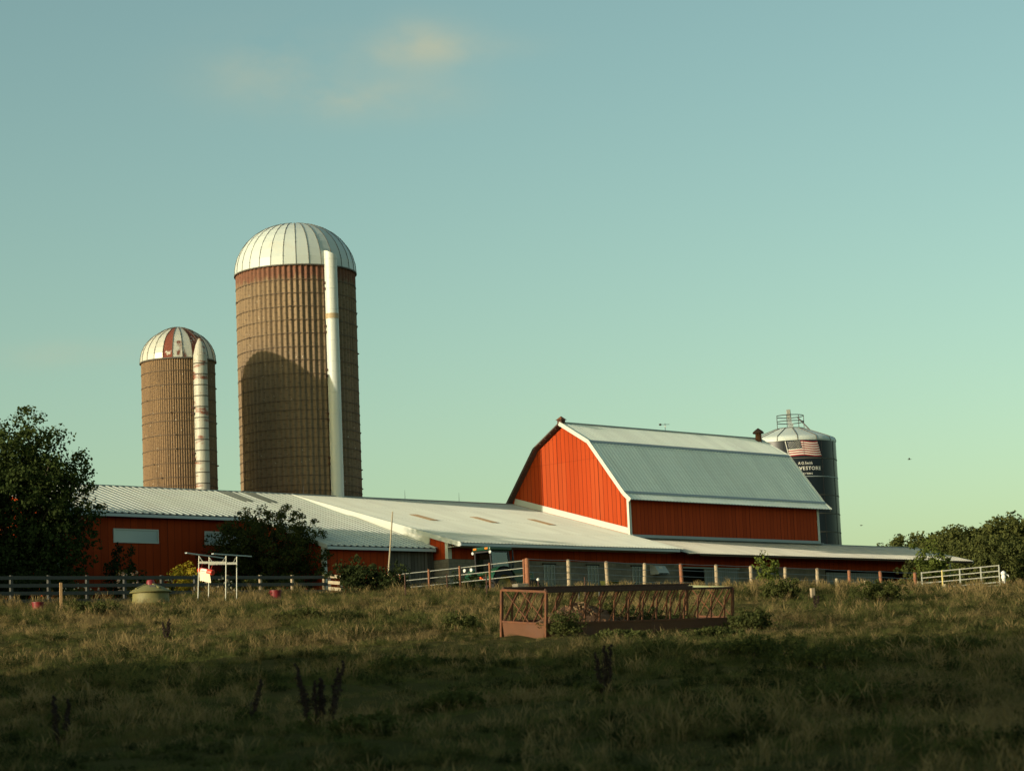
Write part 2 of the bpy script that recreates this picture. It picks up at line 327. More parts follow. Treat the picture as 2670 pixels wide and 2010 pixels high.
def tag(o, label, cat, group=None):
    o['label'] = label; o['category'] = cat
    if group: o['group'] = group
    return o
def thing(name, label, cat, loc, rz=0.0, group=None):
    o = bpy.data.objects.new(name, None); COL.objects.link(o); o.location = loc; o.rotation_euler = (0, 0, rz); o.empty_display_size = 0.3
    return tag(o, label, cat, group)
def put(o, loc): o.location = loc; return o
def copy_tree(o, parent=None):
    c = o.copy(); COL.objects.link(c)
    if parent: c.parent = parent
    for ch in [k for k in o.children]: copy_tree(ch, c)
    return c

# ------------------------------------------------------------------ farm frame: u along the ridges, v towards the yard, z up
OX, OY, YAW = 2.8221, 144.0, 0.783645
U = Vector((math.cos(YAW), math.sin(YAW), 0)); V = Vector((math.sin(YAW), -math.cos(YAW), 0))
GB = 6.15
def W(u, v, z=0.0): return Vector((OX, OY, 0)) + U * u + V * v + Vector((0, 0, z))
class Frame:
    """local coordinates of a building whose root stands at (u0, v0)"""
    def __init__(s, u0, v0): s.u0, s.v0 = u0, v0
    def __call__(s, u, v, z): return Vector((u - s.u0, -(v - s.v0), z - GB))
    def root(s, name, label, cat): return thing(name, label, cat, W(s.u0, s.v0, GB), YAW)

def roof_sheet(mb, fr, u0, u1, line, m, pitch=0.25, h=0.03, under='under', thick=0.05):
    """ribbed metal sheet: a polyline (v, z) run along u, with raised ribs and a flat underside"""
    nr = max(1, round((u1 - u0) / pitch)); p = (u1 - u0) / nr; us = []
    for i in range(nr):
        b = u0 + i * p; us += [(b, 0), (b + p * 0.52, 0), (b + p * 0.62, 1), (b + p * 0.9, 1)]
    us.append((u1, 0)); nl = len(line); nrm = []
    for i in range(nl):
        a = line[max(i - 1, 0)]; c = line[min(i + 1, nl - 1)]; dv, dz = c[0] - a[0], c[1] - a[1]; L = math.hypot(dv, dz); n = (-dz / L, dv / L)
        if n[1] < 0: n = (-n[0], -n[1])
        nrm.append(n)
    vs = []; fs = []
    for (u, k) in us:
        for i, (v, z) in enumerate(line): vs.append(fr(u, v + nrm[i][0] * h * k, z + nrm[i][1] * h * k))
    for j in range(len(us) - 1):
        for i in range(nl - 1): fs.append((j * nl + i, j * nl + i + 1, (j + 1) * nl + i + 1, (j + 1) * nl + i))
    mb.add(vs, fs, m)
    vs = []; fs = []
    for u in (u0, u1):
        for i, (v, z) in enumerate(line): vs.append(fr(u, v - nrm[i][0] * thick, z - nrm[i][1] * thick))
    for i in range(nl - 1): fs.append((i, i + 1, nl + i + 1, nl + i))
    mb.add(vs, fs, under)
def slopebox(mb, fr, u, du, a, b, h, m, drop=0.0):
    """board lying in the cross-section plane from (v,z) a to b, du wide in u, h deep (hanging below the line)"""
    d = Vector((b[0] - a[0], b[1] - a[1])); d.normalize(); n = Vector((-d.y, d.x))
    if n.y < 0: n = -n
    def q(p, k): return (p[0] + n.x * k, p[1] + n.y * k)
    pts = [q(a, drop), q(b, drop), q(b, drop - h), q(a, drop - h)]
    mb.prism([fr(u, p[0], p[1]) for p in pts], U_L * du, m)
U_L = Vector((1, 0, 0))
def quad(mb, fr, u0, u1, v, z0, z1, m, th=0.06):
    """wall panel facing the yard (+v), front face at v"""
    a = fr(u0, v, z0); b = fr(u1, v, z1); mb.box(((a.x + b.x) / 2, a.y + th / 2, (a.z + b.z) / 2), (abs(b.x - a.x), th, abs(b.z - a.z)), m)
def quadu(mb, fr, u, v0, v1, z0, z1, m, th=0.06):
    """wall panel facing -u, front face at u"""
    a = fr(u, v0, z0); b = fr(u, v1, z1); mb.box((a.x + th / 2, (a.y + b.y) / 2, (a.z + b.z) / 2), (th, abs(b.y - a.y), abs(b.z - a.z)), m)

# ---- gambrel barn
fr = Frame(9.5, 0.0); barn = fr.root('gambrel_barn', 'tall red barn with white gambrel metal roof and sunlit orange gable', 'barn')
BL = 19.3; PR = [(5.62, 12.44), (5.10, 12.89), (2.37, 16.30), (0, 17.68)]
half = PR; full = [(-v, z) for v, z in PR] + PR[::-1][1:]
mb = MB()
for sg in (1, -1):
    roof_sheet(mb, fr, 0, BL, [(sg * v, z) for v, z in (PR[3], PR[2])], 'roof_barn', 0.30, 0.035)
    roof_sheet(mb, fr, 0, BL, [(sg * v, z - 0.012) for v, z in (PR[2], PR[1], PR[0])], 'roof_barn', 0.30, 0.035)
roof = mb.build('roof', barn)
mb = MB()
for a, b in ((PR[3], PR[2]), (PR[2], PR[1]), (PR[1], PR[0])):
    slopebox(mb, fr, -0.05, 0.05, a, b, 0.24, 'white', 0.06)
mb.build('rake_trim', barn)
mb = MB()
for a, b in ((PR[3], PR[2]), (PR[2], PR[1]), (PR[1], PR[0])): slopebox(mb, fr, BL, 0.04, a, b, 0.2, 'white', 0.05)
mb.build('rake_trim', barn)
mb = MB()
for a, b in ((PR[3], PR[2]), (PR[2], PR[1]), (PR[1], PR[0])):
    a2, b2 = (-a[0], a[1]), (-b[0], b[1]); slopebox(mb, fr, -0.03, 0.03, a2, b2, 0.07, 'under', 0.05)
mb.build('rake_board', barn)
mb = MB()
for v, z in (PR[2],): slopebox(mb, fr, 0.0, BL, (v + 0.10, z - 0.145), (v - 0.03, z + 0.02), 0.05, 'flash', 0.05)
slopebox(mb, fr, 0.0, BL, (PR[1][0] + 0.07, PR[1][1] - 0.06), (PR[1][0] - 0.06, PR[1][1] + 0.08), 0.03, 'flash', 0.045)
mb.build('flashing', roof)
mb = MB(); mb.bar(fr(0, 0, 17.70), fr(BL, 0, 17.70), 0.26, 0.05, 'flash'); mb.build('ridge_cap', roof)
mb = MB()
ins = [(-5.08, GB), (-5.08, 12.80), (-2.33, 16.20), (0, 17.56), (2.33, 16.20), (5.08, 12.80), (5.08, GB)]
mb.prism([fr(0.39, v, z) for v, z in ins], (0.08, 0, 0), 'red_v'); mb.build('gable_wall', barn, label='sunlit orange-red gable wall of vertical boards')
mb = MB(); mb.prism([fr(18.52, v, z) for v, z in ins], (0.08, 0, 0), 'red_v'); mb.build('gable_wall', barn)
mb = MB(); quad(mb, fr, 0.48, 18.51, 5.08, GB, 12.84, 'red_u'); mb.build('side_wall', barn)
mb = MB(); quad(mb, fr, 0.48, 18.51, -5.02, GB, 12.84, 'red_u'); mb.build('side_wall', barn)
for uu in (0.33, 18.42):
    mb = MB(); quad(mb, fr, uu + 0.0, uu + 0.20, 5.11, 10.2, 12.80, 'white', 0.03)
    if uu < 1: quadu(mb, fr, uu + 0.03, 4.92, 5.11, 10.35, 12.80, 'white', 0.03)
    mb.build('corner_trim', barn)
for i in range(40):   # rafters under the left overhang
    t = i / 39
    a, b = (PR[3], PR[2]) if t < 0.4 else (PR[2], PR[1]); k = t / 0.4 if t < 0.4 else (t - 0.4) / 0.6
    v = -(a[0] + (b[0] - a[0]) * k); z = a[1] + (b[1] - a[1]) * k
    if i % 3 == 0: mb = MB(); mb.box(fr(0.2, v + 0.05, z - 0.07), (0.36, 0.05, 0.05), 'under'); mb.build('rafter', barn)
mb = MB(); mb.box(fr(0.15, 0, 17.74), (0.34, 0.36, 0.20), 'rust_dark'); mb.lathe([(0.36, 0), (0.30, 0.04), (0.02, 0.24)], 'rust', 4, Matrix.Translation(fr(0.15, 0, 17.84)) @ Matrix.Rotation(R(45), 4, 'Z'), True)
mb.build('ridge_vent', barn)
mb = MB(); mb.lathe([(0.22, -0.35), (0.20, 0.55)], 'rust', 14, Matrix.Translation(fr(18.7, 0.35, 17.42)), True); mb.lathe([(0.36, 0.55), (0.38, 0.62), (0.30, 0.72), (0.03, 0.92)], 'rust_dark', 14, Matrix.Translation(fr(18.7, 0.35, 17.42)), True)
mb.build('vent_stack', barn)
mb = MB(); b0 = fr(9.75, 0, 17.7); mb.tube([b0, b0 + Vector((0, 0, 0.5))], 0.018, 'black', 6); mb.tube([b0 + Vector((-0.22, 0.18, 0.42)), b0 + Vector((0.22, -0.18, 0.42))], 0.014, 'black', 6)
mb.box(b0 + Vector((-0.24, 0.20, 0.42)), (0.12, 0.10, 0.12), 'black'); mb.lathe([(0.01, -0.05), (0.05, 0), (0.01, 0.05)], 'label', 8, Matrix.Translation(b0 + Vector((0, 0, 0.3))), True); mb.build('weathervane', barn)

# ---- milking barn (low building in the middle)
SC = 0.2769; zC = lambda v: 13.06 - SC * (v + 4.7)
fr = Frame(-8.6, 2.3); mil = fr.root('milking_barn', 'low wide barn with cream metal roof between long shed and gambrel barn', 'barn')
mb = MB(); roof_sheet(mb, fr, -17.55, 0.37, [(-4.7, 13.06), (9.3, zC(9.3))], 'roof_white', 0.26, 0.03)
rf = mb.build('roof', mil)
for u in (-13.55, -8.82, -4.08):
    mb = MB(); a = [fr(u, 0.9, zC(0.9) + 0.03), fr(u + 0.66, 0.9, zC(0.9) + 0.03), fr(u + 0.66, 2.65, zC(2.65) + 0.03), fr(u, 2.65, zC(2.65) + 0.03)]
    mb.prism(a, (0, 0, 0.012), 'skylight_brown')
    for i in range(5): mb.bar(fr(u + 0.07 + i * 0.13, 0.9, zC(0.9) + 0.045), fr(u + 0.07 + i * 0.13, 2.65, zC(2.65) + 0.045), 0.04, 0.02, 'skylight_brown')
    mb.build('skylight', rf)
mb = MB(); mb.bar(fr(-17.5, -4.7, 13.09), fr(0.3, -4.7, 13.09), 0.24, 0.04, 'flash'); mb.build('ridge_cap', rf)
for u in (-16.6, -8.74, -4.28):
    mb = MB(); b0 = fr(u, -4.7, 13.1); mb.tube([b0, b0 + Vector((0, 0, 0.55))], [0.014, 0.006], 'black', 5); mb.build('lightning_rod', mil)
mb = MB(); slopebox(mb, fr, -17.62, 0.07, (-4.7, 13.06), (9.32, zC(9.32)), 0.26, 'white', 0.05); mb.build('verge_trim', mil)
zB = lambda v: 13.06 - 0.335 * (v + 4.7)
mb = MB(); mb.prism([fr(-17.40, -4.6, 12.95), fr(-17.40, 6.75, zC(6.75) - 0.02), fr(-17.40, 6.6, zB(6.6) - 0.3), fr(-17.40, -4.6, 12.6)], (0.06, 0, 0), 'white'); mb.build('gable_flashing', mil)
mb = MB(); mb.prism([fr(-17.34, -4.6, 12.8), fr(-17.34, 8.06, zC(8.06) - 0.06), fr(-17.34, 8.06, 8.42), fr(-17.34, -4.6, 8.42)], (0.06, 0, 0), 'red_panel_v'); mb.build('gable_wall', mil, label='lit red metal gable wall above the block base')
mb = MB(); quad(mb, fr, -17.2, 0.38, -4.62, GB - .3, 12.93, 'red_panel_u'); mb.build('back_wall', mil)
mb = MB(); quadu(mb, fr, -17.36, -4.6, 8.10, GB - 0.4, 8.41, 'block', 0.10); quad(mb, fr, -17.26, 1.2, 8.10, GB - 0.4, 8.41, 'block', 0.10); mb.build('block_wall', mil)
mb = MB(); quad(mb, fr, -17.28, 1.45, 8.06, 8.42, 9.32, 'red_panel_u'); mb.build('front_wall', mil)
mb = MB(); quad(mb, fr, -17.37, -17.12, 8.10, 8.42, 9.3, 'white', 0.035); quadu(mb, fr, -17.375, 7.86, 8.10, 8.42, zC(8.1) - 0.12, 'white', 0.035); mb.build('corner_trim', mil)
mb = MB(); a = fr(-17.6, 9.30, zC(9.3) - 0.10); b = fr(-0.1, 9.30, zC(9.3) - 0.10); mb.bar(a, b, 0.12, 0.14, 'gutter'); mb.build('gutter', mil)
mb = MB(); a = fr(-17.5, 8.64, zC(9.3) - 0.16); b = fr(0.1, 8.64, zC(9.3) - 0.16); mb.bar(a, b, 1.14, 0.03, 'soffit'); mb.build('soffit', mil)
def window(par, fr, u0, u1, v, z0, z1, frame='white', pane='pane_white', bars=0, fw=0.07):
    mb = MB(); quad(mb, fr, u0, u1, v + 0.05, z1 - fw, z1, frame, 0.07); quad(mb, fr, u0, u1, v + 0.05, z0, z0 + fw, frame, 0.07)
    quad(mb, fr, u0, u0 + fw, v + 0.05, z0 + fw, z1 - fw, frame, 0.07); quad(mb, fr, u1 - fw, u1, v + 0.05, z0 + fw, z1 - fw, frame, 0.07)
    for i in range(bars): q = u0 + (u1 - u0) * (i + 1) / (bars + 1); quad(mb, fr, q - 0.015, q + 0.015, v + 0.04, z0 + fw, z1 - fw, frame, 0.04)
    w = mb.build('window', par)
    mb = MB(); quad(mb, fr, u0 + fw, u1 - fw, v + 0.015, z0 + fw, z1 - fw, pane, 0.012); mb.build('pane', w); return w
for u0 in (-10.3, -6.78, -3.05): 
    w = window(mil, fr, u0 + 0.12, u0 + 0.96, 8.10, 6.95, 8.22, 'flash', 'pane_dark', 2, 0.04)
    mb = MB(); quad(mb, fr, u0, u0 + 1.05, 8.19, 8.22, 8.29, 'dark', 0.09); mb.build('lintel', w)
mb = MB()
a = [fr(-1.37, 8.1, 8.32), fr(-1.37, 8.45, 8.27), fr(-1.37, 8.75, 7.86), fr(-1.37, 8.75, 7.76), fr(-1.37, 8.1, 7.76)]; mb.prism(a, (0.92, 0, 0), 'gutter'); mb.prism([p + Vector((0.05, 0, -0.02)) for p in a[2:4]] + [a[3] + Vector((0.05, 0.3, -0.02)), a[2] + Vector((0.05, 0.3, -0.05))], (0.82, 0, 0), 'dark')
mb.box(fr(-0.95, 8.56, 8.16), (0.28, 0.12, 0.012), 'label', Matrix.Rotation(R(52), 3, 'X')); mb.build('fan_hood', mil, label='grey metal fan hood on the block wall')
mb = MB(); slopebox(mb, fr, 0.355, 0.03, (-4.6, zC(-4.6) + 0.05), (4.92, zC(4.92) + 0.05), 0.36, 'white', 0.36); mb.build('apron_flashing', mil)

# ---- lean-to barn on the right
SD = 0.272; zD = lambda v: 10.15 - SD * (v - 5.1)
fr = Frame(14.6, 6.5); lean = fr.root('lean_to_barn', 'long low red barn with grey roof running along the gambrel barn', 'barn')
mb = MB(); roof_sheet(mb, fr, 0.4, 29.15, [(5.1, 10.15), (9.6, zD(9.6))], 'roof_lean', 0.24, 0.025); roof_sheet(mb, fr, 18.7, 29.15, [(5.1, 10.145), (-1.0, 10.145 - SD * 6.1)], 'roof_lean', 0.24, 0.025); rf = mb.build('roof', lean)
mb = MB(); mb.bar(fr(0.5, 5.14, 10.30), fr(18.5, 5.14, 10.30), 0.06, 0.20, 'flash'); mb.bar(fr(0.5, 5.3, 10.17), fr(18.5, 5.3, 10.17), 0.36, 0.03, 'flash', up=(0, 0.27, 1)); mb.build('apron_flashing', rf)
mb = MB(); mb.bar(fr(18.7, 5.1, 10.18), fr(29.15, 5.1, 10.18), 0.24, 0.04, 'flash'); mb.build('ridge_cap', rf)
mb = MB(); slopebox(mb, fr, 29.15, 0.04, (5.1, 10.15), (9.6, zD(9.6)), 0.16, 'flash', 0.03); mb.build('verge_trim', lean)
for uu in (20.2,):
    mb = MB(); b0 = fr(uu, 5.1, 10.15); mb.tube([b0, b0 + Vector((0, 0, 0.5))], [0.014, 0.006], 'black', 5); mb.build('lightning_rod', lean)
mb = MB(); quad(mb, fr, 1.46, 28.7, 8.06, 8.30, 9.35, 'red_panel_u'); quad(mb, fr, 23.8, 28.7, 8.06, GB - 0.4, 8.297, 'red_panel_u'); mb.build('front_wall', lean)
mb = MB(); mb.prism([fr(28.64, 8.05, GB - .4), fr(28.64, 8.05, zD(8.05) - 0.06), fr(28.64, 5.1, 10.06), fr(28.64, -.6, 8.5), fr(28.64, -.6, GB - .4)], (0.06, 0, 0), 'red_panel_v'); mb.build('gable_wall', lean)
mb = MB(); quad(mb, fr, 1.21, 1.5, 8.06, GB - .4, 8.297, 'block', 0.1); mb.build('block_wall', lean); mb = MB(); quad(mb, fr, 6.5, 15.1, 8.06, GB - .4, 8.297, 'block', 0.1); mb.build('block_wall', lean)
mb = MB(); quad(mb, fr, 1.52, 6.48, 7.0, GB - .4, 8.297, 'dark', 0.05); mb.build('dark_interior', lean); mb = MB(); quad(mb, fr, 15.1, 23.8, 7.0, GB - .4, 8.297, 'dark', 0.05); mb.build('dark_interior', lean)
mb = MB(); quad(mb, fr, 3.4, 6.5, 8.14, GB, 8.16, 'grey_door', 0.05); d_ = mb.build('sliding_door', lean); mb = MB(); quad(mb, fr, 1.5, 6.6, 8.18, 8.18, 8.26, 'flash', 0.05); mb.build('door_track', d_)
for i in range(2):
    u0 = 15.15 + i * 2.72; mb = MB(); quad(mb, fr, u0, u0 + 2.68, 8.12, GB, 8.12, 'grey_door', 0.05); mb.build('sliding_door', lean)
mb = MB(); quad(mb, fr, 1.46, 29.0, 9.55, zD(9.55) - 0.13, zD(9.55) - 0.03, 'under', 0.03); mb.build('eave_board', lean)
mb = MB(); quad(mb, fr, 28.45, 28.72, 8.10, GB - .4, 9.2, 'white', 0.035); mb.build('corner_trim', lean)
mb = MB(); p0 = fr(1.75, 8.55, 9.02); mb.tube([fr(1.75, 8.06, 9.1), fr(1.75, 8.3, 9.2), p0 + Vector((0, 0, 0.12))], 0.02, 'gutter', 6); mb.lathe([(0.24, -0.06), (0.20, 0.0), (0.07, 0.10), (0.05, 0.14)], 'lamp_white', 14, Matrix.Translation(p0), True); mb.build('yard_lamp', lean, smooth=True)

# ---- long shed on the left
fr = Frame(-27, 0.5); shed = fr.root('long_shed', 'long dark red shed with white ribbed roof on the left', 'shed')
mb = MB(); roof_sheet(mb, fr, -37.9, -25.15, [(-4.7, 13.06), (1.62, zB(1.62))], 'roof_white', 0.42, 0.055); roof_sheet(mb, fr, -25.15, -17.42, [(-4.7, 13.058), (7.35, zB(7.35))], 'roof_white', 0.42, 0.055)
rf = mb.build('roof', shed)
for u in (-22.9, -21.3):
    mb = MB(); mb.prism([fr(u, -4.45, zB(-4.45) + 0.04), fr(u + 0.75, -4.45, zB(-4.45) + 0.04), fr(u + 0.75, -2.2, zB(-2.2) + 0.04), fr(u, -2.2, zB(-2.2) + 0.04)], (0, 0, 0.012), 'skylight_grey')
    for i in range(4): mb.bar(fr(u + 0.1 + i * 0.19, -4.45, zB(-4.45) + 0.06), fr(u + 0.1 + i * 0.19, -2.2, zB(-2.2) + 0.06), 0.05, 0.02, 'skylight_grey')
    mb.build('skylight', rf)
mb = MB(); mb.bar(fr(-37.9, -4.7, 13.09), fr(-17.65, -4.7, 13.09), 0.24, 0.04, 'flash'); mb.build('ridge_cap', rf)
mb = MB(); slopebox(mb, fr, -25.20, 0.06, (1.7, zB(1.7)), (7.36, zB(7.36)), 0.2, 'white', 0.05); mb.build('verge_trim', shed)
mb = MB(); slopebox(mb, fr, -37.96, 0.06, (-4.7, 13.06), (1.64, zB(1.64)), 0.2, 'white', 0.05); mb.build('verge_trim', shed)
mb = MB(); mb.bar(fr(-37.8, 1.62, zB(1.62) - 0.11), fr(-25.2, 1.62, zB(1.62) - 0.11), 0.08, 0.15, 'gutter'); mb.build('fascia', shed)
mb = MB(); mb.bar(fr(-25.15, 7.35, zB(7.35) - 0.11), fr(-17.6, 7.35, zB(7.35) - 0.11), 0.10, 0.15, 'gutter'); mb.build('fascia', shed)
mb = MB(); quad(mb, fr, -37.4, -25.1, 1.2, GB - .3, zB(1.2) - 0.02, 'red_panel_u'); mb.build('front_wall', shed)
mb = MB(); quad(mb, fr, -25.0, -20.65, 7.0, GB - .3, zB(7.0) - 0.02, 'red_panel_u'); mb.build('front_wall', shed)
mb = MB(); quad(mb, fr, -20.65, -17.45, 7.0, GB - .3, 8.86, 'old_plank'); quad(mb, fr, -20.65, -17.45, 7.0, 8.863, zB(7.0) - 0.02, 'red_panel_u'); mb.build('plank_door', shed, label='old weathered grey plank door')
mb = MB(); mb.prism([fr(-25.08, 1.27, GB - .3), fr(-25.08, 1.27, zB(1.27) - 0.05), fr(-25.08, 7.0, zB(7) - 0.05), fr(-25.08, 7.0, GB - .3)], (0.06, 0, 0), 'red_panel_v'); mb.build('gable_wall', shed)
mb = MB(); mb.prism([fr(-37.38, 1.19, GB - .3), fr(-37.38, 1.19, zB(1.2) - 0.05), fr(-37.38, -4.65, 12.95), fr(-37.38, -4.65, GB - .3)], (0.06, 0, 0), 'red_panel_v'); mb.build('gable_wall', shed)
mb = MB(); quad(mb, fr, -25.1, -24.93, 7.04, GB - .3, 9.1, 'white', 0.035); quadu(mb, fr, -25.12, 6.82, 7.04, GB - .3, 9.12, 'white', 0.035); mb.build('corner_trim', shed)
mb = MB(); quad(mb, fr, -37.42, -37.25, 1.24, GB - .3, 10.9, 'white', 0.035); mb.build('corner_trim', shed)
mb = MB(); quad(mb, fr, -37.3, -17.42, -4.62, GB - .3, 12.93, 'red_panel_u'); mb.build('back_wall', shed)
window(shed, fr, -34.05, -31.25, 1.2, 9.47, 10.19); window(shed, fr, -28.3, -25.6, 1.2, 9.47, 10.19)

# ------------------------------------------------------------------ silos
def dome(mb, Rr, h, z0, n, m, rust=(), m2='dome_rust', rings=9, point=0.0):
    vs = []; fs = []; ms = []
    for j in range(rings + 1):
        a = j / rings * math.pi / 2; r = Rr * math.cos(a) ** 0.9 if j < rings else 0.12; z = z0 + h * math.sin(a) + point * max(0, math.sin(a) - 0.9) * 4
        for k in range(n): b = 2 * math.pi * k / n; vs.append(Vector((r * math.cos(b), r * math.sin(b), z)))
    for k in range(n):
        f = [(j * n + k, j * n + (k + 1) % n, (j + 1) * n + (k + 1) % n, (j + 1) * n + k) for j in range(rings)]
        mb.add([vs[i] for q in f for i in q], [(4 * i, 4 * i + 1, 4 * i + 2, 4 * i + 3) for i in range(len(f))], m2 if k in rust else m)
    mb.add([Vector((0.12 * math.cos(2 * math.pi * k / n), 0.12 * math.sin(2 * math.pi * k / n), z0 + h + point * 0.4)) for k in range(n)], [tuple(range(n))], m)
    for k in range(n):   # standing seams
        b = 2 * math.pi * k / n
        pts = []
        for j in range(rings + 1): 
            v = vs[j * n + k]; o = Vector((v.x, v.y, (v.z - z0) * 1.1)); o.normalize(); pts.append(v + o * 0.012)
        mb.tube(pts, 0.015, 'seam', 4, False)
        for j in range(2, rings * 3):  # bolts beside each seam
            if random.random() < 0.5:
                t = j / (rings * 3) * rings; i = int(t); q = pts[i].lerp(pts[min(i + 1, rings)], t - i); mb.box(q, (0.045, 0.045, 0.045), 'seam')
def silo(name, label, c, Rr, ztop, h, ribs, amp, wallm, nd, domem, rust, point):
    z0 = 6.0; root = thing(name, label, 'silo', (c[0], c[1], z0)); H = ztop - z0
    mb = MB(); vs = []; n = ribs * 6; zs = [0, H * 0.25, H * 0.5, H * 0.75, H]
    for z in zs:
        for k in range(n):
            a = 2 * math.pi * k / n; ph = (k % 6) / 6; r = Rr + amp * (0.5 + 0.5 * math.cos(2 * math.pi * ph)) - amp
            vs.append((r * math.cos(a), r * math.sin(a), z))
    mb.add(vs, [(i * n + k, i * n + (k + 1) % n, (i + 1) * n + (k + 1) % n, (i + 1) * n + k) for i in range(len(zs) - 1) for k in range(n)], wallm)
    mb.build('silo_wall', root, smooth=False)
    mb = MB(); dome(mb, Rr + 0.06, h, H, nd, domem, rust, point=point); mb.lathe([(Rr - 0.1, H - 0.03), (Rr + 0.09, H - 0.05), (Rr + 0.09, H + 0.02)], 'seam', 64); mb.build('dome', root)
    hb = MB(); hb.lathe([(Rr + 0.0, -0.018), (Rr + 0.02, -0.018), (Rr + 0.02, 0.018), (Rr + 0.0, 0.018)], 'hoop', 72)
    for a_ in range(2):
        a = random.random() * 6.28; hb.box((math.cos(a) * (Rr + 0.03), math.sin(a) * (Rr + 0.03), 0), (0.08, 0.08, 0.07), 'hoop')
    first = hb.build('hoop', root)
    return root, first, H
def chute(root, Rr, H, ang, r, z0, ztop, m, cone, patch=None):
    """half-round chute standing against the staves, with overlapping rings"""
    a = R(ang); cx, cy = math.cos(a) * (Rr + r * 0.45), math.sin(a) * (Rr + r * 0.45); mb = MB(); prof = []; z = z0; k = 0
    while z < ztop - 0.01:
        zz = min(z + 0.62, ztop); prof += [(r, z), (r, zz - 0.035), (r + 0.016, zz - 0.03), (r + 0.016, zz)]; z = zz
    mb.lathe(prof, m, 28, Matrix.Translation((cx, cy, 0)))
    if cone:
        for k in range(int((ztop - z0) / 0.62)): mb.lathe([(r + 0.017, z0 + k * 0.62 + 0.575), (r + 0.021, z0 + k * 0.62 + 0.60), (r + 0.017, z0 + k * 0.62 + 0.635)], 'seam', 28, Matrix.Translation((cx, cy, 0)))
        mb.lathe([(r, ztop), (r * 0.62, ztop + 0.62), (r * 0.28, ztop + 0.95), (r * 0.25, ztop + 0.98), (0.001, ztop + 0.99)], m, 20, Matrix.Translation((cx, cy, 0)))
    else:
        ax = Matrix.Translation((cx, cy, 0)); vs = [ax @ Vector((r * math.cos(t), r * math.sin(t), ztop)) for t in [2 * math.pi * i / 28 for i in range(28)]]
        top = [v + Vector((0, 0, 0.22 + 0.28 * (-(Vector((v.x - cx, v.y - cy)).dot(Vector((math.cos(a + R(60)), math.sin(a + R(60)))))) / r * 0.6 + 0.4))) for v in vs]
        mb.add(vs + top, [(i, (i + 1) % 28, 28 + (i + 1) % 28, 28 + i) for i in range(28)] + [tuple(range(28, 56))], m)
    if patch: mb.lathe([(r + 0.02, patch[0]), (r + 0.022, patch[1])], 'chute_tan', 28, Matrix.Translation((cx, cy, 0)))
    o = mb.build('chute', root)
    for i in range(int((ztop - z0) / 2.6)):   # pairs of brackets that tie the chute to the staves
        z = z0 + 1 + i * 2.6
        for dz in (0, 0.35):
            b = a - (r * 1.15 / Rr); mb = MB(); mb.box((math.cos(b) * (Rr + 0.1), math.sin(b) * (Rr + 0.1), z + dz), (0.13, 0.13, 0.13), 'rust_dark'); mb.build('bracket', o)
    return o
SK = 0.8603; BC = (-14.888 * SK, 163.316 * SK); SCN = (-22.214 * SK, 155.875 * SK)
big, hoop, H = silo('concrete_silo', 'taller brown stave silo with white ribbed dome and white chute', BC, 4.2 * SK, 31.21 * SK, 3.62 * SK, 68, 0.10, 'silo_big', 30, 'dome_white', (), 0.0)
zs = []; z = H - 0.9
while z > 0.6: zs.append(z); z -= 0.80 if z > H * 0.62 else (0.55 if z > H * 0.4 else 0.34)
hoop.location.z = zs[0]
for z in zs[1:]:
    o = hoop.copy(); COL.objects.link(o); o.parent = big; o.location.z = z; o.rotation_euler.z = random.random() * 6
face = lambda c: math.degrees(math.atan2(-c[1], -c[0]))
BR = 4.2 * SK; chute(big, BR, H, face(BC) + 33.5, 0.38, 0.2, H + 0.35, 'chute_white', False, (H - 3.25, H - 2.95))
mb = MB(); a0 = R(face(BC) - 63)   # ladder pipe down the left flank
for dd in (-0.03, 0.03): mb.tube([(math.cos(a0 + dd) * (BR + 0.11), math.sin(a0 + dd) * (BR + 0.11), 0.2), (math.cos(a0 + dd) * (BR + 0.11), math.sin(a0 + dd) * (BR + 0.11), H * 0.72)], 0.02, 'hoop', 6)
for i in range(int(H * 0.72 / 0.4)): mb.tube([(math.cos(a0 - .03) * (BR + 0.11), math.sin(a0 - .03) * (BR + 0.11), 0.4 + i * 0.4), (math.cos(a0 + .03) * (BR + 0.11), math.sin(a0 + .03) * (BR + 0.11), 0.4 + i * 0.4)], 0.014, 'hoop', 5)
mb.build('ladder', big)
sml, hoop, H = silo('concrete_silo', 'shorter brown stave silo with rust patched dome and rusty chute', SCN, 2.45 * SK, 24.19 * SK, 2.22 * SK, 96, 0.04, 'silo_small', 24, 'dome_grey', (), 0.35)
fa = face(SCN)
hoop.location.z = H - 0.72
zz = H - 0.72
for i in range(20):
    zz -= 0.80 if i % 5 != 3 else 0.47
    if zz < 0.4: break
    o = hoop.copy(); COL.objects.link(o); o.parent = sml; o.location.z = zz; o.rotation_euler.z = random.random() * 6
dm = [c for c in sml.children if c.name.startswith('dome')][0]; dm.data.materials.append(mat['dome_rust'])
ri = len(dm.data.materials) - 1; gi = 0
for p in dm.data.polygons:   # whole gores that have lost their coating
    if p.area < 0.022: continue
    cen = p.center; a = (math.degrees(math.atan2(cen.y, cen.x)) - fa + 180) % 360 - 180; g = math.floor(a / 15)
    if g in (-2, 1, 5, -8, 8) or (g == 2 and cen.z > H + 1.0): p.material_index = ri
chute(sml, 2.45 * SK, H, fa + 33, 0.40, 0.2, H + 0.10, 'chute_rust', True)

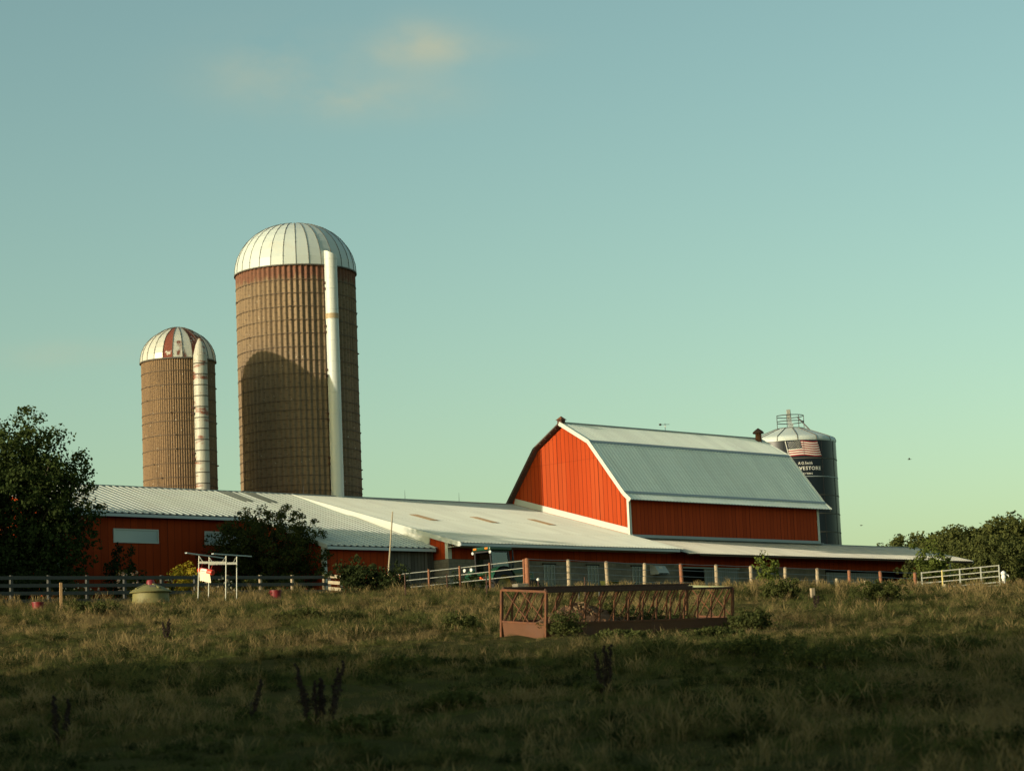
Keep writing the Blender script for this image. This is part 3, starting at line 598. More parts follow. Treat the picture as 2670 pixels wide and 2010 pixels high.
# ---- blue steel silo with flag
HC = (21.74, 185.0); HR = 3.5; z0 = 6.0; HT = 20.2 - z0
hv = thing('steel_silo', 'dark blue glazed steel silo with painted flag behind red barn', 'silo', (HC[0], HC[1], z0))
mb = MB(); prof = [(HR, 0)]; seams = []; z = HT
while z > 1.0: z -= 1.43; seams.append(z)
mb.lathe([(HR, 0), (HR, HT)], 'navy', 96); mb.build('silo_wall', hv, smooth=True)
fh = R(face(HC))
for s_ in seams:
    mb = MB(); mb.lathe([(HR + 0.005, s_ - 0.035), (HR + 0.035, s_ - 0.03), (HR + 0.035, s_ + 0.03), (HR + 0.005, s_ + 0.035)], 'seam' if abs(s_ - seams[1]) > 0.1 else 'flash', 96); mb.build('panel_seam', hv)
mb = MB()
for k in range(14):
    a = fh + R(42) + k * 2 * math.pi / 14; mb.bar((math.cos(a) * (HR + 0.01), math.sin(a) * (HR + 0.01), 0.02), (math.cos(a) * (HR + 0.01), math.sin(a) * (HR + 0.01), HT - 0.02), 0.03, 0.02, 'black')
mb.build('panel_joints', hv)
mb = MB(); nR = 14
mb.lathe([(HR + 0.02, HT - 0.02), (HR + 0.03, HT + 0.12), (HR - 0.05, HT + 0.30), (HR - 0.22, HT + 0.42), (1.15, HT + 1.22), (0.05, HT + 1.32)], 'dome_white', 84); 
for k in range(nR):
    a = fh + R(9) + k * 2 * math.pi / nR; c_, s_ = math.cos(a), math.sin(a)
    mb.tube([((HR + 0.03) * c_, (HR + 0.03) * s_, HT), ((HR + 0.04) * c_, (HR + 0.04) * s_, HT + 0.13), ((HR - 0.04) * c_, (HR - 0.04) * s_, HT + 0.32), ((HR - 0.22) * c_, (HR - 0.22) * s_, HT + 0.44), (1.15 * c_, 1.15 * s_, HT + 1.24)], 0.03, 'seam', 5)
mb.build('silo_roof', hv)
mb = MB(); zr = HT + 1.24
for zq, rq in ((zr, 1.12), (zr + 0.55, 1.12), (zr + 1.02, 1.12)):
    ring = [(rq * math.cos(t), rq * math.sin(t), zq) for t in [fh + R(-60) + i * R(300) / 40 for i in range(41)]]; mb.tube(ring, 0.032, 'black', 6)
for i in range(7):
    t = fh + R(-60) + i * R(50); mb.tube([(1.12 * math.cos(t), 1.12 * math.sin(t), zr - 0.15), (1.12 * math.cos(t), 1.12 * math.sin(t), zr + 1.02)], 0.026, 'black', 6)
mb.lathe([(0.3, zr), (1.15, zr)], 'black', 40); mb.build('guard_rail', hv)
mb = MB(); mb.bar((0.05, 0, zr), (-0.05, 0.0, zr + 1.55), 0.30, 0.30, 'flash', up=(0, 1, 0)); mb.box((-0.06, -0.16, zr + 1.2), (0.26, 0.06, 0.65), 'galv'); mb.box((0.1, 0, zr + 0.2), (0.34, 0.34, 0.5), 'flash'); mb.build('fill_spout', hv)
t1 = fh + R(62); mb = MB(); mb.bar((0.75 * math.cos(t1), 0.75 * math.sin(t1), zr + 0.85), (1.75 * math.cos(t1), 1.75 * math.sin(t1), HT + 1.0), 0.10, 0.08, 'black'); mb.build('roof_ladder', hv)
def wrap(s, z, lift): a = fh + s / HR; return Vector((math.cos(a) * (HR + lift), math.sin(a) * (HR + lift), z))
S0, S1, FT, FB = -0.30, 2.36, HT - 0.08, HT - 1.33
def wave(x, y): # x 0..1 across, y 0..1 downward
    amp = 0.065 * (0.25 + 0.75 * x); sk = 0.16 * y
    return S0 + (S1 - S0) * x * (0.93 + 0.07 * y) + sk, FT - (FT - FB) * y * 0.93 + amp * math.sin(x * 7.0 - 0.9) - 0.02
def strip(mb, x0, x1, y0, y1, m, lift, n=24):
    vs = []
    for i in range(n + 1):
        x = x0 + (x1 - x0) * i / n
        for y in (y0, y1): s, z = wave(x, y); vs.append(wrap(s, z, lift))
    mb.add(vs, [(2 * i, 2 * i + 2, 2 * i + 3, 2 * i + 1) for i in range(n)], m)
mat['flag_red'] = M('flag_red_paint', (0.30, 0.020, 0.022), 0.5, var=0.05); mat['flag_white'] = M('flag_white_paint', (0.72, 0.70, 0.62), 0.5, var=0.04); mat['flag_blue'] = M('flag_blue_paint', (0.008, 0.012, 0.022), 0.5, var=0.05)
mb = MB(); strip(mb, 0, 1, 0, 1, 'flag_white', 0.012)
for i in range(0, 13, 2): strip(mb, 0.0, 1, i / 13, (i + 1) / 13, 'flag_red', 0.018)
strip(mb, 0.0, 0.42, 0, 7 / 13, 'flag_blue', 0.024)
for r in range(9):
    for c in range(6 if r % 2 == 0 else 5):
        x = 0.42 * ((c + (0.5 if r % 2 == 0 else 1.0)) / 6); y = 7 / 13 * (r + 0.7) / 9.4; s, z = wave(x, y)
        vs = [wrap(s + (0.036 if q % 2 == 0 else 0.016) * math.sin(q * math.pi / 5), z + (0.036 if q % 2 == 0 else 0.016) * math.cos(q * math.pi / 5), 0.030) for q in range(10)]; mb.poly(vs, 'flag_white')
mb.bar(wrap(S0 - 0.12, FT, 0.02), wrap(S0 + 0.12, FB, 0.02), 0.05, 0.02, 'flag_white', up=(0, 1, 0)); mb.build('flag_emblem', hv, label='painted wavy stars and stripes flag')
def lettering(txt, s_c, zc, size, name, width=None, off=0.0):
    cu = bpy.data.curves.new(name, 'FONT'); cu.body = txt; cu.size = size; cu.align_x = 'CENTER'; cu.offset = off; cu.resolution_u = 3; cu.space_character = 1.12
    to = bpy.data.objects.new(name, cu); COL.objects.link(to); bpy.context.view_layer.update()
    me = bpy.data.meshes.new_from_object(to.evaluated_get(bpy.context.evaluated_depsgraph_get())); bpy.data.objects.remove(to)
    xs = [v.co.x for v in me.vertices]; k = width / (max(xs) - min(xs)) if width else 1; mid = (max(xs) + min(xs)) / 2
    for v in me.vertices: v.co = wrap(s_c + (v.co.x - mid) * k, zc + v.co.y, 0.014)
    me.materials.append(mat['flag_white']); me.name = name; o = bpy.data.objects.new(name, me); COL.objects.link(o); o.parent = hv; return o
lettering('A.O.Smith', 1.06, HT - 1.93, 0.30, 'lettering', 1.15, 0.004)
lettering('HARVESTORE', 1.02, HT - 2.36, 0.38, 'lettering', 2.66, 0.008)
lettering('SYSTEMS', 1.06, HT - 2.70, 0.17, 'lettering', 1.10, 0.004)

# ------------------------------------------------------------------ foliage
def leaf_cloud(name, centers, radii, per, size, m, up=0.25, flat=0.8, shape='leaf', seed=0, parent=None):
    """many leaf-sized faces spread round clump centres"""
    g = np.random.default_rng(seed); C = np.repeat(np.asarray(centers, float), per, 0); Rr = np.repeat(np.asarray(radii, float), per); n = len(C)
    d = g.normal(size=(n, 3)); d /= np.linalg.norm(d, axis=1)[:, None]; rad = g.random(n) ** 0.45
    P = C + d * (Rr * rad)[:, None] * np.array([1, 1, flat])
    nrm = d + g.normal(size=(n, 3)) * 0.8 + np.array([0, 0, up]); nrm /= np.linalg.norm(nrm, axis=1)[:, None]
    t = g.normal(size=(n, 3)); t -= (t * nrm).sum(1)[:, None] * nrm; t /= np.linalg.norm(t, axis=1)[:, None]; b = np.cross(nrm, t)
    L = (size * (0.6 + 0.8 * g.random(n)))[:, None]; w = L * 0.36
    v = np.stack([P - t * L * 0.5, P + b * w - t * L * 0.05, P + t * L * 0.5 + nrm * L * -0.12, P - b * w - t * L * 0.05], 1).reshape(-1, 3)
    me = bpy.data.meshes.new(name); me.vertices.add(4 * n); me.vertices.foreach_set('co', v.ravel()); me.loops.add(4 * n); me.loops.foreach_set('vertex_index', np.arange(4 * n)); me.polygons.add(n)
    me.polygons.foreach_set('loop_start', np.arange(0, 4 * n, 4)); me.update(); me.validate(); me.materials.append(mat[m])
    o = bpy.data.objects.new(name, me); COL.objects.link(o)
    if parent: o.parent = parent
    return o
def crown_points(n, rx, ry, rz, cz, g, bottom=-0.7, hollow=0.35, rag=0.22):
    pts = []
    while len(pts) < n:
        d = g.normal(size=3); d /= np.linalg.norm(d); r = (hollow + (1 - hollow) * g.random() ** 0.6) * (1 + rag * (g.random() - 0.4) * 2)
        if d[2] < bottom: continue
        pts.append((d[0] * rx * r, d[1] * ry * r, cz + d[2] * rz * r))
    return np.array(pts)
def tree(name, label, loc, rx, rz, cz, trunk_h, tr, nclump, per, leaf, m, group=None, seed=1, clump_r=0.55, ry=None, flat=0.75, bottom=-0.7, limbs=12, cat='tree'):
    g = np.random.default_rng(seed); root = thing(name, label, cat, loc, 0, group); ry = ry or rx
    P = crown_points(nclump, rx, ry, rz, cz, g, bottom); rad = clump_r * (0.6 + 0.8 * g.random(nclump))
    leaf_cloud('crown', P, rad, per, leaf, m, seed=seed, flat=flat, parent=root)
    mb = MB(); mb.tube([(0, 0, -0.3), (0.03, 0, trunk_h * 0.5), (-0.02, 0.05, trunk_h), (0, 0, cz + rz * 0.3)], [tr * 1.3, tr, tr * 0.75, tr * 0.2], 'bark', 8)
    for i in range(limbs):
        q = P[int(g.integers(len(P)))]; s = Vector((0, 0, trunk_h * (0.5 + 0.6 * g.random()))); e = Vector(q); mid = s.lerp(e, 0.5) + Vector((0, 0, 0.1 * rz)); mb.tube([s, mid, e], [tr * 0.4, tr * 0.25, tr * 0.07], 'bark', 5)
    mb.build('trunk', root); return root

p = gat(44, 113); p.z = gz(p.x, 113)
tree('maple_tree', 'large dark leafy maple at the left edge in front of shed', p, 3.25, 4.45, 4.5, 2.0, 0.22, 1150, 50, 0.16, 'leaf_maple', seed=3, clump_r=0.50, bottom=-0.97, limbs=26)
tree('lilac_bush', 'big dark rounded bush against the shed gable wall', W(-27.0, 4.9, GB), 2.95, 2.55, 2.3, 0.8, 0.09, 620, 48, 0.12, 'leaf_bush', seed=5, clump_r=0.36, bottom=-0.97, limbs=14, cat='bush')
g0 = np.random.default_rng(12)
fars = [(1912, 232, 1195, 3.0), (1938, 226, 1160, 4.2), (1968, 230, 1148, 4.5), (2000, 225, 1150, 4.2), (2028, 228, 1142, 4.6), (2058, 226, 1140, 4.8), (2090, 224, 1133, 5.0), (2118, 228, 1130, 4.6), (2150, 222, 1120, 5.2), (2185, 224, 1112, 5.4), (2215, 226, 1108, 5.4), (2060, 212, 1165, 3.8), (2125, 210, 1155, 4.2), (2180, 208, 1150, 4.2)]
flabels = ['small pale treetop just clear of the grey lean-to roof, leftmost of the treeline', 'lowest tree of the treeline, second from its left end', 'round treetop third from the left end of the treeline', 'broad tree directly above the right end of grey lean-to roof', 'tree rising behind the right tip of the lean-to roof', 'bushy treetop behind the pipe gate, middle of treeline', 'tall bushy tree above the lean-to tip, right of treeline middle', 'treetop left of the two tallest trees', 'second tallest tree of the treeline near the picture edge', 'tallest tree of the treeline at the right edge', 'tree cut off by the right edge of the picture', 'nearer low tree standing in front of the treeline middle, above the gate', 'nearer low tree in front of the treeline, right of the lean-to tip', 'nearer low tree at right edge in front of tallest tree']
protos = []
for i, ((px, d, ty, rx), lb) in enumerate(zip(fars, flabels)):
    top = at(px, ty, d); gzv = 6.0; Ht = top.z - gzv
    if i < 4:
        o = tree('far_tree', lb, (top.x, d, gzv), 4.4, 4.6, 4.9, 2.0, 0.25, 620, 52, 0.30, 'leaf_far', 'trees in the line beyond the barns', seed=20 + i, clump_r=0.70, bottom=-0.98, limbs=8); protos.append(o)
    else:
        o = copy_tree(protos[i % 4]); o.location = (top.x, d, gzv); o['label'] = lb
    k = Ht / 10.5; o.scale = (k * rx / 4.4, k * rx / 4.4, k); o.rotation_euler.z = i * 1.3

def foliage_thing(name, label, cat, loc, rx, rz, n, per, leaf, m, seed, group=None, clump=0.3, flat=0.8, petals=None, stem='stem', bottom=-0.95):
    g = np.random.default_rng(seed); root = thing(name, label, cat, loc, 0, group); P = crown_points(n, rx, rx, rz, rz * 0.95, g, bottom, 0.2, 0.35)
    leaf_cloud('foliage', P, clump * (0.6 + 0.8 * g.random(n)), per, leaf, m, seed=seed, flat=flat, parent=root)
    mb = MB()
    for i in range(6): q = P[int(g.integers(len(P)))]; mb.tube([(0.05 * g.normal(), 0.05 * g.normal(), -0.1), (q[0] * 0.5, q[1] * 0.5, q[2] * 0.6), tuple(q)], [0.02, 0.014, 0.006], stem, 5)
    mb.build('stem', root)
    if petals:
        m2, k, sz = petals; Q = crown_points(k, rx * 1.05, rx * 1.05, rz * 1.05, rz * 0.95, g, -0.3, 0.85, 0.1); leaf_cloud('blossom', Q, np.full(k, sz * 0.4), 7, sz, m2, seed=seed + 1, parent=root)
    return root
# planting along the shed wall
foliage_thing('dark_shrub', 'tall dark conical shrub against the shed wall under window', 'shrub', W(-35.0, 3.4, gz(-19.5, 115)), 0.95, 1.45, 60, 50, 0.13, 'leaf_shrub', 31, clump=0.32, flat=1.1)
foliage_thing('dark_shrub', 'added low dark shrub shading the gap beneath the maple behind the board fence', 'shrub', gat(52, 110), 2.3, 1.0, 150, 50, 0.14, 'leaf_shrub', 30, clump=0.38)  # shrub added to darken the gap below the maple crown
foliage_thing('rose_bush', 'loose rose bush with pale pink blooms below the shed window', 'shrub', gat(282, 109), 0.62, 0.85, 34, 34, 0.10, 'leaf_weed', 32, petals=('petal_pink', 34, 0.11), clump=0.26)
foliage_thing('golden_shrub', 'golden yellow shrub behind the canopy frame', 'shrub', gat(405, 108), 0.75, 0.80, 40, 44, 0.11, 'leaf_yellow', 33, clump=0.3)
foliage_thing('rose_bush', 'low bush with cream blooms left of the golden shrub', 'shrub', gat(357, 108), 0.55, 0.62, 28, 34, 0.10, 'leaf_weed', 34, petals=('petal_white', 26, 0.10), clump=0.24)
foliage_thing('flower_clump', 'clump of yellow flowers at the foot of pink rose bush', 'flowers', gat(299, 106), 0.42, 0.42, 20, 26, 0.09, 'leaf_weed', 35, petals=('petal_yellow', 10, 0.13), clump=0.2)
foliage_thing('flower_clump', 'cream flowers behind the right legs of canopy frame', 'flowers', gat(470, 107), 0.75, 0.55, 26, 30, 0.09, 'leaf_shrub', 36, petals=('petal_white', 22, 0.12), clump=0.24)
foliage_thing('flower_clump', 'low pale flowering plants by the shed corner, left of conical shrub', 'flowers', gat(172, 109), 0.95, 0.55, 34, 30, 0.11, 'leaf_weed', 37, petals=('petal_white', 26, 0.07), clump=0.26)
foliage_thing('flower_clump', 'reddish flower spikes in front of the big dark bush', 'flowers', gat(628, 113), 0.7, 0.55, 26, 26, 0.10, 'leaf_shrub', 38, petals=('petal_red', 10, 0.10), clump=0.24)
foliage_thing('flower_clump', 'yellowish leafy plants below the big bush behind the board fence', 'flowers', gat(545, 111), 0.9, 0.5, 30, 30, 0.10, 'leaf_weed', 39, petals=('petal_yellow', 14, 0.07), clump=0.24)
foliage_thing('dark_shrub', 'wide dark bush between the wooden gate and pipe fence', 'shrub', gat(772, 104), 1.15, 0.80, 60, 60, 0.13, 'leaf_shrub', 40, clump=0.36)
foliage_thing('dark_shrub', 'smaller dark bush at the foot of the leaning pole', 'shrub', gat(846, 104), 0.85, 0.62, 50, 50, 0.12, 'leaf_shrub', 41, clump=0.32)
foliage_thing('dark_shrub', 'low dark bush in front of the tractor rear wheel', 'shrub', gat(1012, 109), 1.0, 0.48, 60, 46, 0.10, 'leaf_shrub', 45, clump=0.26)
foliage_thing('young_tree', 'bushy young tree by the left end of the white pipe gate', 'tree', gat(2020, 138), 1.35, 1.85, 80, 60, 0.17, 'leaf_light', 42, clump=0.40)
foliage_thing('young_tree', 'thin young tree in front of the dark barn doorway', 'tree', gat(1968, 136), 0.7, 1.35, 34, 40, 0.16, 'leaf_weed', 43, clump=0.34)
foliage_thing('sapling', 'light green sapling among fence posts before the lean-to', 'tree', gat(1662, 107), 0.42, 0.95, 26, 34, 0.13, 'leaf_light', 44, clump=0.24, flat=1.1)

# ------------------------------------------------------------------ ground, grass and weeds
ys = np.concatenate([np.arange(-40, 0, 8), np.arange(0, 130, 1.0), np.arange(130, 260, 10), np.array([300, 500, 1000, 3000.])]); xs = np.concatenate([np.array([-3000., -600, -200, -100, -60]), np.arange(-40, 41, 1.0), np.array([60., 100, 200, 600, 3000])])
X, Y = np.meshgrid(xs, ys); Z = ground(X, Y); nx, ny = len(xs), len(ys)
me = bpy.data.meshes.new('pasture'); me.from_pydata(np.stack([X.ravel(), Y.ravel(), Z.ravel()], 1).tolist(), [], [(j * nx + i, j * nx + i + 1, (j + 1) * nx + i + 1, (j + 1) * nx + i) for j in range(ny - 1) for i in range(nx - 1)])
me.materials.append(mat['soil']); me.polygons.foreach_set('use_smooth', [True] * len(me.polygons)); po = bpy.data.objects.new('pasture', me); COL.objects.link(po); po['kind'] = 'structure'

def tuft(name, n, h, w, spread, lean, m, g, seg=3, seedhead=0):
    vs = []; fs = []
    for i in range(n):
        a = g.random() * 6.283; r = spread * g.random() ** 0.7; bx, by = r * math.cos(a), r * math.sin(a); hh = h * (0.45 + 0.75 * g.random()); la = g.random() * 6.283; le = lean * hh * (0.3 + g.random()); pa = g.random() * 6.283; ww = w * (0.6 + 0.8 * g.random())
        o = len(vs)
        for k in range(seg + 1):
            t = k / seg; cx = bx + math.cos(la) * le * t * t; cy = by + math.sin(la) * le * t * t; cz = hh * (t - 0.25 * lean * t * t); q = ww * (1 - t) ** 0.7 * 0.5 if k < seg else 0.001
            if seedhead and k == seg - 1 and i % seedhead == 0: q = w * 1.3
            vs += [(cx - math.cos(pa) * q, cy - math.sin(pa) * q, cz), (cx + math.cos(pa) * q, cy + math.sin(pa) * q, cz)]
        for k in range(seg): fs.append((o + 2 * k, o + 2 * k + 1, o + 2 * k + 3, o + 2 * k + 2))
    me = bpy.data.meshes.new(name); me.from_pydata(vs, [], fs); me.materials.append(mat[m]); return bpy.data.objects.new(name, me)
def weed(name, n, h, m, g, leaf=0.09, spread=0.22):
    vs = []; fs = []
    for i in range(n):
        a = g.random() * 6.283; r = spread * g.random(); b = np.array([r * math.cos(a), r * math.sin(a), 0]); hh = h * (0.55 + 0.6 * g.random()); ln = np.array([g.normal() * 0.13, g.normal() * 0.13, 1]) * hh
        o = len(vs); s = 0.005; vs += [tuple(b + [-s, 0, 0]), tuple(b + [s, 0, 0]), tuple(b + ln)]; fs.append((o, o + 1, o + 2))
        for k in range(int(9 + hh * 10)):
            t = 0.12 + 0.88 * g.random(); p = b + ln * t; d = g.normal(size=3); d[2] = abs(d[2]) * 0.4; d /= np.linalg.norm(d); L = leaf * (0.6 + 0.9 * g.random()) * (1.25 - 0.6 * t); sd = np.cross(d, [0, 0, 1]); sd /= np.linalg.norm(sd) + 1e-6
            o = len(vs); vs += [tuple(p), tuple(p + d * L * 0.5 + sd * L * 0.24), tuple(p + d * L + [0, 0, -L * 0.25]), tuple(p + d * L * 0.5 - sd * L * 0.24)]; fs.append((o, o + 1, o + 2, o + 3))
    me = bpy.data.meshes.new(name); me.from_pydata(vs, [], fs); me.materials.append(mat[m]); return bpy.data.objects.new(name, me)
def scatter(name, label, protos, pts, scale, idx, tilt=0.15):
    """one ground-cover object: the listed tufts set out on the points"""
    n = len(pts); me = bpy.data.meshes.new(name); me.vertices.add(n); me.vertices.foreach_set('co', np.asarray(pts, float).ravel())
    a = me.attributes.new('scl', 'FLOAT_VECTOR', 'POINT'); a.data.foreach_set('vector', np.asarray(scale, float).ravel())
    rot = np.stack([rng.normal(size=n) * tilt, rng.normal(size=n) * tilt, rng.random(n) * 6.283], 1); a = me.attributes.new('rot', 'FLOAT_VECTOR', 'POINT'); a.data.foreach_set('vector', rot.ravel())
    a = me.attributes.new('idx', 'INT', 'POINT'); a.data.foreach_set('value', np.asarray(idx, np.int32))
    o = bpy.data.objects.new(name, me); COL.objects.link(o); o['kind'] = 'stuff'; o['label'] = label
    pc = bpy.data.collections.new(name + '_tufts')
    for q in protos: pc.objects.link(q)
    ng = bpy.data.node_groups.new(name + '_nodes', 'GeometryNodeTree'); ng.interface.new_socket('Geometry', in_out='INPUT', socket_type='NodeSocketGeometry'); ng.interface.new_socket('Geometry', in_out='OUTPUT', socket_type='NodeSocketGeometry')
    N = ng.nodes; gi = N.new('NodeGroupInput'); go = N.new('NodeGroupOutput'); ip = N.new('GeometryNodeInstanceOnPoints'); ci = N.new('GeometryNodeCollectionInfo'); ci.inputs['Collection'].default_value = pc; ci.inputs['Separate Children'].default_value = True; ci.inputs['Reset Children'].default_value = True
    def attr(nm, ty): q = N.new('GeometryNodeInputNamedAttribute'); q.data_type = ty; q.inputs['Name'].default_value = nm; return [s for s in q.outputs if s.enabled and s.name == 'Attribute'][0]
    e = N.new('FunctionNodeEulerToRotation'); Lk = ng.links
    Lk.new(attr('rot', 'FLOAT_VECTOR'), e.inputs[0]); Lk.new(e.outputs[0], ip.inputs['Rotation']); Lk.new(attr('scl', 'FLOAT_VECTOR'), ip.inputs['Scale']); ip.inputs['Pick Instance'].default_value = True; Lk.new(attr('idx', 'INT'), ip.inputs['Instance Index'])
    Lk.new(gi.outputs[0], ip.inputs['Points']); Lk.new(ci.outputs[0], ip.inputs['Instance']); Lk.new(ip.outputs[0], go.inputs[0])
    o.modifiers.new('scatter', 'NODES').node_group = ng; return o

def halfw(y): return 0.2167 * y * 1.22 + 1.0
def field(y0, y1, dens):
    n = int(dens * (y1 - y0) * (halfw(y0) + halfw(y1))); y = y0 + (y1 - y0) * rng.random(n); x = (rng.random(n) * 2 - 1) * halfw(y1); k = np.abs(x) < halfw(y); return x[k], y[k]
def vnoise(x, y, s, seed=0):
    r = np.random.default_rng(seed); t = r.random((64, 64)); u = x / s; v = y / s; i = np.floor(u).astype(int); j = np.floor(v).astype(int); f = u - i; g = v - j; f = f * f * (3 - 2 * f); g = g * g * (3 - 2 * g)
    q = lambda a, b: t[a % 64, b % 64]; return q(i, j) * (1 - f) * (1 - g) + q(i + 1, j) * f * (1 - g) + q(i, j + 1) * (1 - f) * g + q(i + 1, j + 1) * f * g
def blocked(x, y):
    k = np.zeros(len(x), bool)
    lu = (x - OX) * U.x + (y - OY) * U.y; lv = (x - OX) * V.x + (y - OY) * V.y
    return (lu > -25.1) & (lv < 8.2) | (lu > -37.5) & (lv < 1.4)
gg = np.random.default_rng(77)
gp = [tuft('grass_a', 70, 0.14, 0.0075, 0.22, 0.9, 'grass', gg), tuft('grass_b', 60, 0.17, 0.007, 0.20, 0.7, 'grass', gg), tuft('grass_c', 80, 0.10, 0.008, 0.26, 1.3, 'grass', gg), tuft('grass_d', 40, 0.27, 0.006, 0.18, 0.9, 'grass', gg, 4, 4), tuft('grass_e', 90, 0.12, 0.008, 0.28, 1.7, 'grass', gg), tuft('grass_f', 22, 0.30, 0.005, 0.15, 0.6, 'grass_dry', gg, 4, 2), tuft('grass_lodged_z', 44, 0.26, 0.006, 0.32, 2.1, 'grass_dry', gg, 4), weed('clover_x', 26, 0.09, 'leaf_weed', gg, 0.035, 0.24), weed('clover_y', 20, 0.14, 'leaf_shrub', gg, 0.04, 0.22)]
XX, YY = [], []
for y0, y1, dn in ((13, 30, 34), (30, 50, 27), (50, 75, 20), (75, 105, 14), (105, 135, 5)):
    x, y = field(y0, y1, dn); XX.append(x); YY.append(y)
x = np.concatenate(XX); y = np.concatenate(YY); k = ~blocked(x, y); x, y = x[k], y[k]
n1 = vnoise(x, y * 0.7, 2.2, 1); n2 = vnoise(x, y * 0.7, 6.5, 2); dens = 0.35 + 0.9 * n1
k = rng.random(len(x)) < dens; x, y, n1, n2 = x[k], y[k], n1[k], n2[k]
idx = rng.choice([0, 1, 2, 3, 4, 5, 6, 7], len(x), p=[0.23, 0.14, 0.24, 0.04, 0.17, 0.02, 0.10, 0.06]); lodged = (vnoise(x, y * 0.5, 2.6, 33) > 0.70) & (rng.random(len(x)) < 0.5); leafy = vnoise(x, y * 0.6, 3.3, 21) > 0.60; idx = np.where(leafy & (rng.random(len(x)) < 0.45), rng.choice([6, 7], len(x)), idx); tallp = n2 > 0.62
idx = np.where(tallp & (rng.random(len(x)) < 0.22) & (y > 40), rng.choice([3, 3, 5], len(x)), idx)
idx = np.where(lodged, 8, idx); sc = (0.65 + 0.75 * rng.random(len(x))) * (0.5 + 1.05 * n1) * np.where(y > 75, 1.1, 1.0) * np.interp(y, [14, 45, 60], [0.72, 0.85, 1.0])
near = (np.abs(x - 3.5) < 5.5) & (y > 49.5) & (y < 60); sc = np.where(near, sc * 0.6, sc)
scatter('pasture_grass', 'rough pasture grass, green and straw coloured, in uneven tufts', gp, np.stack([x, y, ground(x, y) - 0.02], 1), np.stack([sc, sc, sc * (0.75 + 0.6 * rng.random(len(x)))], 1), idx)
# tall weeds along the bank below the fences
wp = [weed('weed_a', 11, 0.46, 'leaf_weed', gg, 0.06), weed('weed_b', 10, 0.60, 'leaf_weed', gg, 0.055), weed('weed_c', 12, 0.36, 'leaf_weed', gg, 0.07), tuft('weed_grass', 50, 0.48, 0.009, 0.2, 0.5, 'grass', gg, 4, 3), tuft('reed_grass', 26, 0.72, 0.009, 0.2, 0.45, 'grass_dry', gg, 4, 1), weed('weed_d', 13, 0.56, 'leaf_shrub', gg, 0.06), weed('weed_e', 12, 0.50, 'leaf_bush', gg, 0.065)]
x, y = field(78, 106, 13)
pu = (x - OX) * U.x + (y - OY) * U.y; pv = (x - OX) * V.x + (y - OY) * V.y
sx = (x / y) * F / DS + CX / DS     # picture column, used only to know which stretch of the bank is meant
band = (pv > 27.8) & (pv < 37 + 4 * vnoise(x, y, 4, 5)) & (pu > -33)
band2 = (sx > 850) & (sx < 1250) & (y > 93) & (y < 104)
band3 = (sx < 850) & (y > 92) & (y < 103) & (vnoise(x, y, 2.5, 6) > 0.55)
band4 = (sx > 1560) & (y > 81) & (vnoise(x, y, 3, 9) > 0.30) & (pv < 44)
k = (band | band2 & (rng.random(len(x)) < 0.6) | band3 & (rng.random(len(x)) < 0.6) | band4) & (rng.random(len(x)) < 0.35 + 0.8 * vnoise(x, y, 1.6, 8)); x, y = x[k], y[k]
idx = rng.choice([0, 1, 2, 3, 4, 5, 6], len(x), p=[0.20, 0.13, 0.15, 0.14, 0.04, 0.18, 0.16]); sx = (x / y) * F / DS + CX / DS
idx = np.where((sx > 1770) & (sx < 1960) & (rng.random(len(x)) < 0.4) & (y > 98), 4, idx); sc = (0.45 + 0.45 * rng.random(len(x))) * np.where((sx > 1560) & (y < 94), 1.45, 1.0) * np.where((sx < 850), 1.15, 1.0)
scatter('tall_weeds', 'tall green weeds and grass on the bank below the fences', wp, np.stack([x, y, ground(x, y) - 0.02], 1), np.stack([sc, sc, sc], 1), idx, 0.08)
# scattered darker weeds in the open pasture
x, y = field(16, 92, 1.5); k = vnoise(x, y * 0.6, 4, 15) > 0.58; x, y = x[k], y[k]; idx = rng.choice([0, 1, 2], len(x)); sc = (0.30 + 0.35 * rng.random(len(x))) * np.interp(y, [20, 50, 90], [0.9, 1.15, 1.3])
scatter('field_weeds', 'low leafy weeds scattered through the pasture grass', [weed('clover_a', 14, 0.5, 'leaf_weed', gg, 0.07), weed('clover_b', 12, 0.7, 'leaf_shrub', gg, 0.06), weed('clover_c', 18, 0.4, 'leaf_weed', gg, 0.08)], np.stack([x, y, ground(x, y) - 0.02], 1), np.stack([sc, sc, sc], 1), idx, 0.08)


# ------------------------------------------------------------------ fences, gates and posts
def world_child(mb, name, root, **k):
    o = mb.build(name, root, **k); o.location = -Vector(root.location); o.rotation_euler = (0, 0, 0); return o
def onu(px, u, z=None, py=None):
    """point on the vertical plane u = const seen in picture column px"""
    d = at(px, 1240 if py is None else py, 100.0); n = U; c = n.dot(W(u, 0)); p = d * (c / n.dot(d)); return p if z is None else Vector((p.x, p.y, z))
